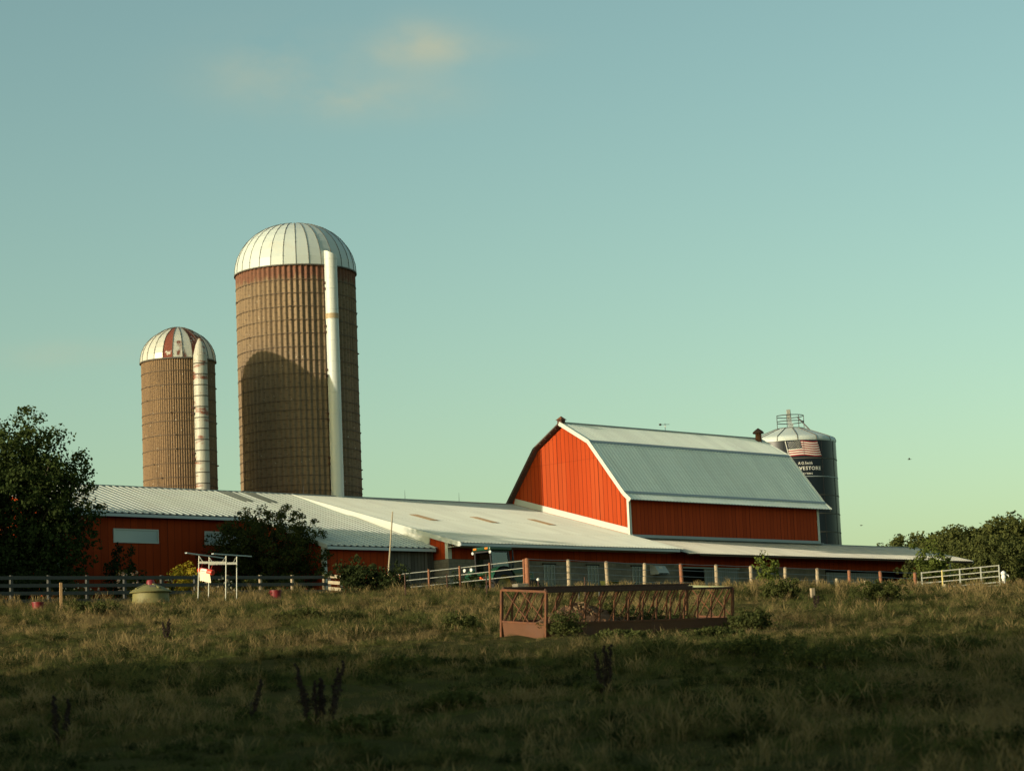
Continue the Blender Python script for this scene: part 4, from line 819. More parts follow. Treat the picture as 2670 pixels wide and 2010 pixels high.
# wire fence along the yard
pu_ = [-30.9, -28.34, -25.86, -23.36, -20.8, -18.26, -15.74, -13.17, -10.64, -8.06, -5.44, -2.5]; pz_ = [6.74, 6.73, 6.69, 6.65, 6.67, 6.66, 6.64, 6.61, 6.60, 6.54, 6.53, 6.50]
p0 = W(pu_[0], 27.5); wf = thing('wire_fence', 'wire fence on wooden posts in front of the milking barn', 'fence', (p0.x, p0.y, gz(p0.x, p0.y)))
g = np.random.default_rng(5)
for i, (u, z) in enumerate(zip(pu_, pz_)):
    mb = MB(); b = W(u, 27.5); b.z = gz(b.x, b.y) - 0.3; t = W(u, 27.5, z); t += Vector((g.normal() * 0.02, g.normal() * 0.02, 0)); r = 0.092 if i else 0.11; rusty = i in (0, 4, 9, 10, 11)
    mb.tube([b, b.lerp(t, 0.5) + Vector((g.normal() * 0.012, 0, 0)), t - Vector((0, 0, 0.04)), t], [r * 1.08, r, r * 0.93, r * 0.7], 'rust_post' if rusty else 'cedar', 12); world_child(mb, 'post', wf, smooth=True, label='rusty brown post' if rusty else None)
for dz in (0.04, 0.33, 0.61, 0.88):
    mb = MB()
    for i in range(len(pu_) - 1):
        a = W(pu_[i], 27.62, pz_[i] - dz); b = W(pu_[i + 1], 27.62, pz_[i + 1] - dz); mb.tube([a, a.lerp(b, 0.5) - Vector((0, 0, 0.02)), b], 0.011, 'wire', 5)
    world_child(mb, 'wire', wf)
# pipe fence running back from the corner post
p0 = onu(1132, -30.9, 6.7); pf = thing('pipe_fence', 'low pipe rail fence in front of tractor, sloping down to the left', 'fence', (p0.x, p0.y, gz(p0.x, p0.y)))
cols = [1132, 1058, 993, 926, 864]
for c in cols:
    q = onu(c, -30.9); zt = 6.72; mb = MB(); mb.tube([(q.x, q.y, gz(q.x, q.y) - 0.2), (q.x, q.y, zt)], 0.045, 'rust_post', 8); world_child(mb, 'post', pf)
a = onu(1140, -30.85); b = onu(846, -30.85)
for dz in (0.06, 0.38, 0.70):
    mb = MB(); mb.tube([(a.x, a.y, 6.72 - dz), ((a.x + b.x) / 2, (a.y + b.y) / 2, 6.70 - dz), (b.x, b.y, 6.70 - dz)], 0.019, 'galv', 7); world_child(mb, 'rail', pf)
p0 = onu(830, -30.6, 6.6); yf = thing('pipe_gate', 'short yellowish pipe gate at the far end of the pipe fence', 'gate', (p0.x, p0.y, gz(p0.x, p0.y)))
A_ = onu(804, -30.6); B_ = onu(846, -30.6); C_ = onu(862, -29.6)
mb = MB(); mb.tube([(A_.x, A_.y, 5.9), (A_.x, A_.y, 6.62), (B_.x, B_.y, 6.70), (B_.x, B_.y, 5.9)], 0.045, 'yellow_pipe', 8); mb.tube([(A_.x, A_.y, 6.25), (B_.x, B_.y, 6.3)], 0.035, 'yellow_pipe', 8); world_child(mb, 'gate_frame', yf)
mb = MB(); mb.tube([(A_.x, A_.y, 6.66), (C_.x, C_.y, 6.68), (C_.x, C_.y, 5.9)], 0.04, 'rust_post', 8); m_ = (A_ + B_) / 2; mb.tube([(m_.x, m_.y, 6.66), (m_.x, m_.y, 5.9)], 0.05, 'rust_post', 8); world_child(mb, 'brace', yf)
# white pipe gate at the right end
p0 = W(-2.2, 27.6); gt = thing('pipe_gate', 'long white pipe gate right of the wire fence', 'gate', (p0.x, p0.y, gz(p0.x, p0.y)))
def gv(t, z): return W(-2.25 - 0.4 * t, 27.75 + 5.0 * t, z)
for t in (0, 0.27, 0.5, 0.77, 1.0):
    mb = MB(); mb.tube([gv(t, 5.45), gv(t, 6.50)], 0.045, 'yellow_pipe' if t == 0.27 else 'galv', 8); world_child(mb, 'upright', gt)
for dz in (0.03, 0.30, 0.57, 0.86, 1.02):
    mb = MB(); mb.tube([gv(0, 6.49 - dz), gv(1, 6.50 - dz)], 0.03, 'galv', 7); world_child(mb, 'rail', gt)
q = W(-2.75, 33.05); q.z = gz(q.x, q.y); wp_ = thing('gate_post', 'rusty gate post wrapped in white at its top', 'post', q)
mb = MB(); mb.tube([(0, 0, -0.2), (0.01, 0, 0.9)], 0.075, 'rust_post', 10); mb.build('post', wp_)
mb = MB(); mb.lathe([(0.08, 0.55), (0.10, 0.62), (0.085, 0.75), (0.12, 0.86), (0.09, 0.98), (0.13, 1.05), (0.11, 1.14), (0.02, 1.20)], 'white_wrap', 12); mb.tube([(0.1, 0, 1.02), (0.24, 0.02, 0.97), (0.27, 0.0, 0.88)], [0.04, 0.03, 0.01], 'white_wrap', 6); mb.build('wrapping', wp_)
# wooden pallet boards behind the gate
q = gat(2004, 130); q.z = gz(q.x, q.y); bs = thing('board_stack', 'stack of pale weathered boards behind the white pipe gate', 'boards', q, YAW)
for i, dz in enumerate((0.30, 0.52, 0.80, 1.0)):
    mb = MB(); mb.box((0.05 * i, 0.04 * i, dz), (1.6 - 0.15 * i, 0.14, 0.13), 'plank_pale'); mb.build('board', bs)
for sx_ in (-0.6, 0.55):
    mb = MB(); mb.box((sx_, 0.14, 0.52), (0.12, 0.12, 1.1), 'plank_pale'); mb.build('support', bs)
# board fence on the left
fa_, fb_ = at(20, 1245, 98.5), at(706, 1244, 111.5); fa_ = fa_ - (fb_ - fa_) * 0.24; p0 = Vector((fa_.x, fa_.y, gz(fa_.x, fa_.y))); bf = thing('board_fence', 'long dark grey board fence below the shed and maple', 'fence', p0)
dirn = (fb_ - fa_).normalized(); nrm_ = Vector((dirn.y, -dirn.x, 0)).normalized()
def fcol(px):
    lo, hi = 0.0, 1.0
    for _ in range(30):
        m = (lo + hi) / 2; p = fa_.lerp(fb_, m); c = p.dot(RT) / p.dot(FW) * F / DS + CX / DS
        if c < px: lo = m
        else: hi = m
    return fa_.lerp(fb_, lo)
for px in (-138, -57, 24, 105, 188, 269, 349, 421, 491, 562, 631, 700):
    q = fcol(px); mb = MB(); mb.bar((q.x, q.y, gz(q.x, q.y) - 0.3), (q.x, q.y, q.z + 0.05), 0.12, 0.12, 'cedar' if px > 450 else 'plank_grey', up=tuple(nrm_)); world_child(mb, 'post', bf)  # paler right-hand posts put sunlight into their colour, darker left ones tree shade
for k in range(4):
    mb = MB(); cs = [fcol(c) for c in (-138, 24, 105, 269, 421, 562, 704)]
    for a, b in zip(cs[:-1], cs[1:]):
        o = nrm_ * 0.085 - Vector((0, 0, 0.06 + 0.325 * k)); j = Vector((0, 0, 0.02 * (random.random() - 0.5))); mb.bar(a + o + j, b + o - j, 0.035, 0.15, 'plank_grey')
    world_child(mb, 'board', bf)
q0 = at(709, 1240, 110.5); q1 = at(738, 1242, 109.2); wg = thing('wooden_gate', 'short wooden board gate at the right end of the board fence', 'gate', (q0.x, q0.y, gz(q0.x, q0.y)))
for k in range(4):
    mb = MB(); o = Vector((0, 0, -0.08 - 0.29 * k)); a_ = q0 + o; b_ = q0 + (q1 - q0) * (1.15 if k == 0 else 0.95) + o; mb.bar(a_, b_, 0.04, 0.15, 'plank_pale'); world_child(mb, 'board', wg)
for t in (0.0, 0.9):
    mb = MB(); c = q0.lerp(q1, t); mb.bar((c.x + 0.05, c.y + 0.08, gz(c.x, c.y) - .2), (c.x + 0.05, c.y + 0.08, c.z + 0.03), 0.11, 0.11, 'plank_grey'); world_child(mb, 'post', wg)
# single posts
def post_thing(name, label, px, d, top_y, r, m, cat='post', group=None, square=False, cap=None, lean=0.0):
    b = gat(px, d); t = at(px, top_y, d); h = max(0.25, t.z - b.z); root = thing(name, label, cat, b, 0.4, group); mb = MB()
    if square: mb.bar((0, 0, -0.3), (lean, 0, h), r * 2, r * 2, m)
    else: mb.tube([(0, 0, -0.3), (lean * 0.5, 0, h * 0.5), (lean, 0, h - 0.02), (lean, 0, h)], [r * 1.05, r, r, r * 0.8], m, 10)
    mb.build('shaft', root)
    if cap: mb = MB(); mb.lathe([(0.02, -0.03), (0.055, 0.0), (0.055, 0.06), (0.01, 0.09)], cap, 10, Matrix.Translation((lean, 0, h)), True); mb.build('cap', root)
    return root
post_thing('wooden_stake', 'lone sunlit wooden stake in front of the board fence', 132, 88, 1258, 0.045, 'stake', 'stake', square=True)
post_thing('wooden_post', 'short thick grey wooden post in the weeds right of the feed bunk', 1756, 84, 1270, 0.065, 'cedar', square=True)
for px, ty, lb in ((1809, 1252, 'pale stub post left of the other stub posts, below tan grasses'), (1870, 1257, 'second stub post, between two rusty fence posts'), (1931, 1260, 'whitish stub post just left of the white pipe gate'), (2042, 1264, 'stub post standing under the white pipe gate')):
    post_thing('stub_post', lb, px, 103, ty - 3, 0.075, 'plank_pale', 'post', 'short stub posts by the gate')
for px, ty, lb in ((876, 1240, 'thin rusty metal post in front of the pipe fence, leftmost'), (967, 1240, 'thin rusty metal post below the left side of tractor'), (1052, 1238, 'thin rusty metal post below the tractor cab'), (1265, 1246, 'thin rusty metal post behind the feed bunk'), (1633, 1268, 'thin rusty metal post just right of the feed bunk'), (1906, 1262, 'thin rusty metal post on the weedy bank left of gate'), (2052, 1262, 'thin rusty metal post on the weedy bank below white gate')):
    post_thing('metal_post', lb, px, 93, ty, 0.025, 'rust_dark', 'post', 'thin metal posts along the bank')
post_thing('metal_post', 'thin metal post topped by a white insulator cap', 1164, 92, 1253, 0.022, 'rust_dark', 'post', 'thin metal posts along the bank', cap='lamp_white')
b = W(-30.6, 18.4); b = onu(833, -30.3); b.z = gz(b.x, b.y); t_ = at(848, 1105, b.y + 0.6); lp = thing('leaning_pole', 'tall thin pale pole leaning before the plank door', 'pole', b)
mb = MB(); mb.tube([(0, 0, -0.2), (t_ - b) * 0.5 + Vector((0.01, 0, 0)), t_ - b], [0.05, 0.04, 0.03], 'plank_pale', 8); mb.build('shaft', lp)
q = gat(1125, 101); cbk = thing('concrete_block', 'pale concrete block in the weeds below the corner post', 'block', q, 0.5); mb = MB(); mb.box((0, 0, 0.16), (0.55, 0.5, 0.62), 'concrete'); mb.build('block', cbk, bevel=0.03)
a = at(1243, 1269.5, 84.5); b = at(1301, 1267, 84.5); br = thing('board_rail', 'pale loose board lying above the weeds behind the feed bunk', 'board', (a.x, a.y, gz(a.x, a.y)))
mb = MB(); mb.bar(a, b, 0.14, 0.06, 'plank_pale'); world_child(mb, 'board', br)
for t in (0.12, 0.88):
    c = a.lerp(b, t); mb = MB(); mb.tube([(c.x, c.y, gz(c.x, c.y) - .2), (c.x, c.y, c.z - 0.03)], 0.035, 'plank_grey', 6); world_child(mb, 'support', br)

# ------------------------------------------------------------------ feed bunk in the field
th = R(39); e1h = Vector((math.cos(th), math.sin(th), 0)); e2h = Vector((-math.sin(th), math.cos(th), 0)); FL, FWD, FH = 5.89, 1.63, 1.12
tB = at(1180, 1542.4 / DS, 54.0); tC = at(1907 / DS, 1531.6 / DS, 54.0 + FL * e1h.y); tA = at(1307.7 / DS, 1537.8 / DS, 54.0 + FWD * e2h.y)
e1 = (e1h + Vector((0, 0, (tC.z - tB.z) / FL))).normalized(); e2 = (e2h + Vector((0, 0, (tA.z - tB.z) / FWD))); e2 = (e2 - e1 * e2.dot(e1)).normalized(); e3 = e1.cross(e2)
fbk = thing('feed_bunk', 'long rusty slant-bar cattle feeder standing in the pasture', 'cattle feeder', (0, 0, 0)); fbk.matrix_world = Matrix.Translation(tB - e3 * FH) @ Matrix((e1, e2, e3)).transposed().to_4x4()
fbk.rotation_euler = Matrix((e1, e2, e3)).transposed().to_euler(); fbk.location = tB - e3 * (FH + 0.0)
TR = 0.34
mb = MB(); mb.box((FL / 2, 0, TR / 2 + 0.04), (FL, 0.03, TR), 'trough'); mb.build('trough_side', fbk); mb = MB(); mb.box((FL / 2, FWD, TR / 2 + 0.04), (FL, 0.03, TR), 'trough'); mb.build('trough_side', fbk)
mb = MB(); mb.prism([(0, 0.02, TR + 0.04), (0, FWD - 0.02, TR + 0.04), (0, FWD - 0.12, -0.02), (0, 0.12, -0.02)], (0.03, 0, 0), 'trough'); mb.build('trough_end', fbk, label='sunlit rusty end plate'); mb = MB(); mb.prism([(FL, 0.02, TR + 0.04), (FL, FWD - 0.02, TR + 0.04), (FL, FWD - 0.12, -0.02), (FL, 0.12, -0.02)], (0.03, 0, 0), 'trough'); mb.build('trough_end', fbk)
mb = MB(); mb.box((FL / 2, FWD / 2, 0.02), (FL - 0.1, FWD - 0.2, 0.03), 'trough'); mb.build('trough_floor', fbk)
for y in (0.25, FWD - 0.25):
    mb = MB(); mb.bar((-0.1, y, -0.06), (FL + 0.1, y, -0.06), 0.12, 0.12, 'rust_dark'); mb.build('skid', fbk)
for x, y in ((0, 0), (0, FWD), (FL, 0), (FL, FWD)):
    mb = MB(); mb.bar((x, y, 0), (x, y, FH), 0.06, 0.06, 'rust', up=(1, 0, 0)); mb.build('corner_post', fbk)
for y, sg in ((0.0, 1), (FWD, -1)):
    mb = MB(); mb.bar((0, y, FH), (FL, y, FH), 0.05, 0.05, 'rust_dark'); mb.bar((0.0, y + 0.05 * sg, FH + 0.045), (FL * (0.78 if sg > 0 else 1.0), y + 0.05 * sg, FH + 0.045), 0.05, 0.045, 'rust_dark'); mb.bar((0, y, TR + 0.05), (FL, y, TR + 0.05), 0.05, 0.04, 'rust'); sp_ = mb.build('side_panel', fbk)
    n = 13
    for i in range(n):
        x = 0.12 + i * (FL - 0.55) / (n - 1); zb = TR + 0.07
        mb = MB(); mb.tube([(x, y, zb), (x + 0.40, y, FH - 0.02)], 0.021, 'rust', 6); mb.build('bar', sp_)
        mb = MB(); mb.tube([(x + 0.17, y + 0.02 * sg, zb), (x + 0.19, y + 0.02 * sg, FH - 0.24), (x + 0.33, y + 0.02 * sg, FH - 0.02)], 0.025, 'rust', 6); mb.build('bar', sp_)
for x in (0.0, FL):
    mb = MB(); mb.bar((x, 0, FH), (x, FWD, FH), 0.05, 0.05, 'rust' if x == 0 else 'rust_pale'); mb.bar((x, 0, TR + 0.05), (x, FWD, TR + 0.05), 0.05, 0.04, 'rust'); ep = mb.build('end_panel', fbk)
    for i in range(4):
        y = FWD - 0.08 - i * 0.36; mb = MB(); mb.tube([(x, y, TR + 0.07), (x, y - 0.52, FH - 0.02)], 0.014, 'rust', 6); mb.build('bar', ep)
    for i in range(2):
        y = FWD - 0.10 - i * 0.62; mb = MB(); mb.tube([(x + 0.02, y, FH - 0.03), (x + 0.02, y - 0.86, TR + 0.08)], 0.014, 'rust', 6); mb.build('bar', ep)
FM = Matrix.Translation(fbk.location) @ Matrix((e1, e2, e3)).transposed().to_4x4()
hb = FM @ Vector((1.75, FWD / 2, 0.20)); hh = thing('hay_heap', 'heap of rotting reddish brown hay inside the cattle feeder', 'hay', hb, th); g = np.random.default_rng(3)
mb = MB(); n = 28; vs = []; fs = []
for j in range(12):
    t = j / 11
    for i in range(n):
        a = 2 * math.pi * i / n; r = t; hz = 0.50 * (1 - t ** 1.7) + 0.05 * g.normal() * (1 - t); vs.append((1.5 * r * math.cos(a) * (1 + 0.05 * g.normal()), 0.72 * r * math.sin(a), hz + 0.05))
for j in range(11):
    for i in range(n): fs.append((j * n + i, j * n + (i + 1) % n, (j + 1) * n + (i + 1) % n, (j + 1) * n + i))
mb.add(vs, fs, 'hay'); mb.build('mound', hh)
leaf_cloud('straw', [(1.35 * r * math.cos(a), 0.65 * r * math.sin(a), 0.50 * (1 - r ** 1.7) + 0.03) for r, a in zip(g.random(150) ** 0.6, g.random(150) * 6.28)], np.full(150, 0.10), 26, 0.11, 'hay', seed=8, flat=0.35, parent=hh)
leaf_cloud('dry_straw', [(-0.1 + 0.6 * r * math.cos(a), -0.1 + 0.4 * r * math.sin(a), 0.55 * (1 - r ** 1.7) + 0.03) for r, a in zip(g.random(40) ** 0.6, g.random(40) * 6.28)], np.full(40, 0.10), 20, 0.10, 'straw_tan', seed=9, flat=0.3, parent=hh)
for k, (x, rx, rz, lb, sd, mm) in enumerate(((3.55, 0.75, 0.30, 'low dark weeds growing inside the right half of feeder', 60, 'leaf_shrub'), (2.55, 0.35, 0.36, 'light green weed sprouting from the middle of hay heap', 61, 'leaf_weed'), (4.55, 0.55, 0.20, 'low weeds inside the feeder at its right end', 62, 'leaf_weed'))):
    q = FM @ Vector((x, FWD * 0.5, 0.08)); foliage_thing('weed_clump', lb, 'weeds', q, rx, rz, 60, 30, 0.05, mm, sd, clump=0.12)
q = FM @ Vector((0.15, -0.45, -0.1)); foliage_thing('weed_clump', 'leafy green weed hiding the near corner of the cattle feeder', 'weeds', (q.x, q.y, gz(q.x, q.y)), 0.40, 0.26, 70, 32, 0.05, 'leaf_weed', 63, clump=0.12)
for px, d, rx, rz, lb, sd, mm in ((1545, 53.5, 0.55, 0.26, 'weeds along the foot of the feeder side, right of middle', 64, 'leaf_weed'), (1340, 52.5, 0.6, 0.22, 'weeds along the foot of the feeder side, left of middle', 65, 'leaf_weed'), (650, 70, 0.55, 0.42, 'dark leafy clump alone in the open pasture below red tub', 66, 'leaf_weed'), (200, 78, 0.85, 0.55, 'dark weed clump below the lone wooden stake', 67, 'leaf_weed'), (1800, 36, 0.9, 0.42, 'large dark weed patch in the shaded right foreground', 68, 'leaf_weed'), (1960, 40, 0.9, 0.36, 'dark weed patch toward the right edge of the shaded foreground', 69, 'leaf_weed'), (1640, 41, 0.8, 0.36, 'dark weed patch in the shade below the right end of feeder', 70, 'leaf_weed'), (985, 30, 0.3, 0.26, 'small dark weed in the shade near the middle foreground', 71, 'leaf_weed'), (800, 25.5, 0.4, 0.25, 'dark weed clump beside the cluster of dock spikes', 72, 'leaf_weed'), (1800, 27.5, 0.6, 0.36, 'dark weed mass at the very front on the right', 73, 'leaf_weed'), (880, 41, 0.7, 0.26, 'dark weed clump at the shade edge left of the feeder', 74, 'leaf_weed'), (2080, 37, 0.5, 0.3, 'dark weed clump by the right edge at the shade line', 75, 'leaf_weed'), (1000, 62, 0.45, 0.5, 'bushy weed clump in the lit grass left of the feeder', 76, 'leaf_weed'), (1620, 57, 0.5, 0.5, 'bushy weed clump against the right end of the feeder', 77, 'leaf_weed'), (1900, 80, 0.8, 0.8, 'leafy weed clump on the bank below the white gate', 78, 'leaf_weed'), (1690, 82, 0.7, 0.8, 'leafy weed clump left of the short wooden post', 79, 'leaf_weed')):
    foliage_thing('weed_clump', lb, 'weeds', gat(px, d, -0.04), rx, rz * 0.5, int(70 + 60 * rx), 34, 0.05 if d < 45 else 0.07, mm, sd, clump=0.12, bottom=-0.5)
# dock plants with dark seed spikes
def dock(label, px, d, spikes, h, seed):
    g = np.random.default_rng(seed); root = thing('dock_plant', label, 'plant', gat(px, d)); mb = MB(); C_ = []; 
    for i in range(spikes):
        x = (i - (spikes - 1) / 2) * 0.085 + g.normal() * 0.015; y = g.normal() * 0.06; hh = h * (0.78 + 0.3 * g.random()); lx = x * 0.15 + g.normal() * 0.03 + (0.16 if spikes == 1 else 0); top = Vector((x + lx, y, hh)); mb.tube([(x * 0.25, y * 0.3, -0.05), (x * 0.8, y, hh * 0.5), tuple(top)], [0.008, 0.006, 0.003], 'stem', 5)
        base_ = Vector((x * 0.6, y * 0.6, hh * 0.22))
        for k in range(20): C_.append(tuple(base_.lerp(top, k / 19) + Vector((g.normal(), g.normal(), 0)) * 0.012))
    mb.build('stem', root); leaf_cloud('seed_head', C_, np.concatenate([np.linspace(0.030, 0.046, 10).tolist() + np.linspace(0.046, 0.014, 10).tolist()] * spikes), 34, 0.024, 'seed', seed=seed, flat=1.2, parent=root)
    leaf_cloud('foliage', [(0.13 * g.normal(), 0.10 * g.normal(), 0.05 + 0.18 * g.random()) for _ in range(12)], np.full(12, 0.08), 18, 0.06, 'leaf_weed', seed=seed + 1, parent=root); return root
dock('cluster of dark dock spikes in the left foreground', 692, 28, 7, 0.78, 81)
dock('tall dark pair of dock spikes in the right foreground', 1308, 31, 3, 0.74, 82)
dock('single reddish dock spike leaning in the left foreground', 545, 30, 1, 0.62, 83)
dock('dark dock spike near the bottom left corner', 133, 27, 2, 0.62, 84)
dock('short dock spikes in the sunlit grass on the left', 362, 60, 3, 0.62, 85)
dock('dock spike in the dry grass right of the feeder, below the short post', 1765, 66, 2, 0.5, 86)

# ------------------------------------------------------------------ things in the field on the left
q = gat(326, 92); mf = thing('mineral_feeder', 'faded yellow dome-topped mineral feeder with red cap', 'feeder', q, 0.3)
mb = MB(); mb.lathe([(0.68, 0.0), (0.72, 0.05), (0.70, 0.46), (0.66, 0.50)], 'pale_yellow', 36); mb.build('tub', mf, smooth=True)
mb = MB(); mb.lathe([(0.80, 0.46), (0.82, 0.50), (0.66, 0.60), (0.46, 0.70), (0.26, 0.765), (0.02, 0.79)], 'pale_yellow', 36)
for i in range(4): a = i * math.pi / 2 + 0.4; mb.bar((math.cos(a) * 0.2, math.sin(a) * 0.2, 0.79), (math.cos(a) * 0.66, math.sin(a) * 0.66, 0.62), 0.10, 0.05, 'pale_yellow')
mb.build('lid', mf, smooth=True)
mb = MB(); mb.prism([(-0.13, -0.795 + 0.1, 0.52), (0.13, -0.795 + 0.1, 0.52), (0.11, -0.46, 0.72), (-0.11, -0.46, 0.72)], (0, 0.02, 0.02), 'seam'); mb.build('lid_opening', mf)
mb = MB(); mb.lathe([(0.17, 0.74), (0.15, 0.93), (0.13, 0.96), (0.02, 0.97)], 'tub_red', 20); mb.build('cap', mf, smooth=True)
for px, d, lb, rz in ((82, 91, 'dark red tub in the grass left of the wooden stake', 0.1), (596, 94, 'bright red tub in the grass below the board fence', 0.6)):
    q = gat(px, d); t = thing('feed_tub', lb, 'tub', q, rz, 'red feed tubs'); mb = MB(); mb.lathe([(0.02, 0.02), (0.18, 0.0), (0.23, 0.34), (0.25, 0.345), (0.25, 0.37), (0.22, 0.37), (0.17, 0.06), (0.02, 0.05)], 'tub_red', 24); mb.build('tub_body', t, smooth=True)
    for sg in (-1, 1): mb = MB(); mb.tube([(sg * 0.25, -0.06, 0.30), (sg * 0.30, -0.04, 0.27), (sg * 0.30, 0.04, 0.27), (sg * 0.25, 0.06, 0.30)], 0.012, 'tub_red', 6); mb.build('handle', t)
L1, L2, L3, L4 = gat(427, 94.6), gat(450, 95.6), gat(487, 92.2), gat(511, 93.2)
cf = thing('canopy_frame', 'thin white pipe frame with overhanging top rails in the field', 'frame', L1)
tops = [at(430, 1200, 94.6), at(452, 1203, 95.6), at(488.5, 1200, 92.2), at(511.5, 1201.5, 93.2)]
for l, t in zip((L1, L2, L3, L4), tops):
    mb = MB(); mb.tube([l - Vector((0, 0, 0.2)), t], 0.023, 'galv', 8); world_child(mb, 'leg', cf)
for (i, j, xa, xb) in ((0, 1, (403, 1195), (483, 1204.5)), (2, 3, (460, 1197), (542, 1202))):
    dd = tops[j] - tops[i]; a = tops[i] - dd * 1.25; b = tops[j] + dd * 1.35; z_ = Vector((0, 0, 0.04)); mb = MB(); mb.bar(a + z_, b + z_, 0.09, 0.045, 'flash'); world_child(mb, 'top_rail', cf)
for i, j in ((0, 2), (1, 3)):
    o = Vector((0, 0, -0.27)); mb = MB(); mb.bar(tops[i] + o, tops[j] + o, 0.05, 0.09, 'galv'); world_child(mb, 'cross_beam', cf)
    for s, e in ((i, j), (j, i)): mb = MB(); mb.tube([tops[s] + Vector((0, 0, -0.02)), tops[s].lerp(tops[e], 0.16) + o], 0.016, 'galv', 6); world_child(mb, 'brace', cf)
c0 = at(430, 1231, 94.75); c1 = at(460, 1236.5, 94.2); ax = (c1 - c0); Lc = ax.length; ax.normalize(); mid = (c0 + c1) / 2
cr = thing('cattle_rub', 'red drum with cream canvas flap hanging on the pipe frame', 'cattle rub', mid); sd = Vector((ax.y, -ax.x, 0)).normalized(); M_ = Matrix((sd, ax.cross(sd), ax)).transposed().to_4x4()
mb = MB(); mb.lathe([(0.02, -Lc / 2), (0.10, -Lc / 2), (0.115, -Lc / 2 + 0.02), (0.115, Lc / 2 - 0.02), (0.10, Lc / 2), (0.02, Lc / 2)], 'rub_red', 24, M_); mb.build('drum', cr, smooth=True)
def onc(z, a, r): return M_ @ Vector((math.cos(a) * r, math.sin(a) * r, z))
mb = MB(); nn = 8; vs = [onc(-Lc * 0.25 + Lc * 0.42 * k, R(-52 + 80 * i / nn), 0.119) for i in range(nn + 1) for k in (0, 1)]; mb.add(vs, [(2 * i, 2 * i + 1, 2 * i + 3, 2 * i + 2) for i in range(nn)], 'label'); mb.build('sticker', cr)
mb = MB(); 
for i in range(7): z = -Lc * 0.20 + i * Lc * 0.05; mb.add([onc(z, R(-12), 0.122), onc(z + Lc * 0.03, R(-12), 0.122), onc(z + Lc * 0.03, R(6 + 5 * (i % 2)), 0.122), onc(z, R(6), 0.122)], [(0, 1, 2, 3)], 'ink')
mb.build('sticker_print', cr)
mb = MB(); vs = []; nn = 14
for i in range(nn + 1):
    for k in range(4): t = k / 3; p = mid + ax * ((i / nn - 0.5) * Lc * 0.80 + 0.02 * t) + sd * (0.10 - 0.03 * t + 0.012 * math.sin(i * 1.7) * t) + Vector((0, 0, -0.05 - 0.36 * t - 0.015 * math.sin(i * 2.1) * t)); vs.append(p - mid)
mb.add(vs, [(4 * i + k, 4 * i + 4 + k, 4 * i + 5 + k, 4 * i + 1 + k) for i in range(nn) for k in range(3)], 'cloth'); mb.build('flap', cr)
for t in (-0.35, 0.35):
    mb = MB(); p = ax * (t * Lc); mb.tube([p + Vector((0, 0, 0.1)), p + Vector((0, 0, 0.30)) - sd * 0.1], 0.008, 'rub_red', 5); mb.build('strap', cr)

# ------------------------------------------------------------------ tractor in the yard
q = W(-18.95, 13.2); q.z = gz(q.x, q.y) - 0.03; tr_ = thing('tractor', 'dark green cab tractor parked in front of the milking barn', 'tractor', q, YAW)
def wheel(x, y, r, w, rim):
    ax = Matrix.Translation((x, y, r)) @ Matrix.Rotation(R(90), 4, 'X'); mb = MB(); mb.lathe([(r * 0.55, -w / 2), (r * 0.9, -w / 2), (r, -w * 0.36), (r, w * 0.36), (r * 0.9, w / 2), (r * 0.55, w / 2), (r * 0.55, -w / 2)], 'rubber', 36, ax)
    for k in range(22):
        a = 2 * math.pi * k / 22
        for sg in (-1, 1): mb.bar(ax @ Vector((math.cos(a) * r, math.sin(a) * r, 0)), ax @ Vector((math.cos(a + 0.16) * r, math.sin(a + 0.16) * r, sg * w * 0.46)), 0.05, 0.05, 'rubber')
    o = mb.build('wheel', tr_); mb = MB(); mb.lathe([(0.04, w * 0.1), (r * 0.3, w * 0.12), (r * 0.5, w * 0.3), (r * 0.57, w * 0.4), (r * 0.57, -w * 0.4), (r * 0.5, -w * 0.3), (r * 0.3, -w * 0.12), (0.04, -w * 0.1)], rim, 24, ax); mb.build('rim', o); return o
for sg in (-1, 1): wheel(-0.35, sg * 0.88, 0.78, 0.42, 'yellow_rim'); wheel(2.0, sg * 0.78, 0.48, 0.26, 'yellow_rim')
mb = MB(); hp = [(0.62, 0.95), (0.62, 1.62), (1.6, 1.55), (2.42, 1.44), (2.52, 1.34), (2.52, 0.72), (2.2, 0.66), (0.62, 0.7)]; mb.prism([(x, -0.34, z) for x, z in hp], (0, 0.68, 0), 'green_paint'); mb.build('hood', tr_, bevel=0.05)
mb = MB(); mb.box((2.53, 0, 1.02), (0.03, 0.5, 0.5), 'black'); mb.build('grille', tr_); mb = MB(); mb.box((0.6, 0, 0.66), (2.9, 0.44, 0.36), 'black'); mb.box((-0.5, 0, 0.78), (0.9, 0.9, 0.5), 'black'); mb.tube([(-0.35, -0.9, 0.78), (-0.35, 0.9, 0.78)], 0.12, 'black', 10); mb.tube([(2.0, -0.75, 0.48), (2.0, 0.75, 0.48)], 0.08, 'black', 8); mb.build('chassis', tr_)
mb = MB(); 
for y0_, y1_ in ((-0.345, -0.35), (0.345, 0.35)): mb.box((1.5, y0_, 1.30), (1.7, 0.012, 0.05), 'yellow_rim')
mb.build('hood_stripe', tr_)
for sg in (-1, 1):
    mb = MB(); pr = [(math.cos(R(a)) * 0.86 - 0.35, math.sin(R(a)) * 0.86 + 0.78) for a in range(20, 175, 10)]; mb.add([(x, sg * 0.64, z) for x, z in pr] + [(x, sg * 1.08, z) for x, z in pr], [(i, i + 1, len(pr) + i + 1, len(pr) + i) for i in range(len(pr) - 1)], 'green_paint'); mb.add([(x, sg * 0.64, z) for x, z in pr], [tuple(range(len(pr)))], 'green_paint'); mb.build('fender', tr_)
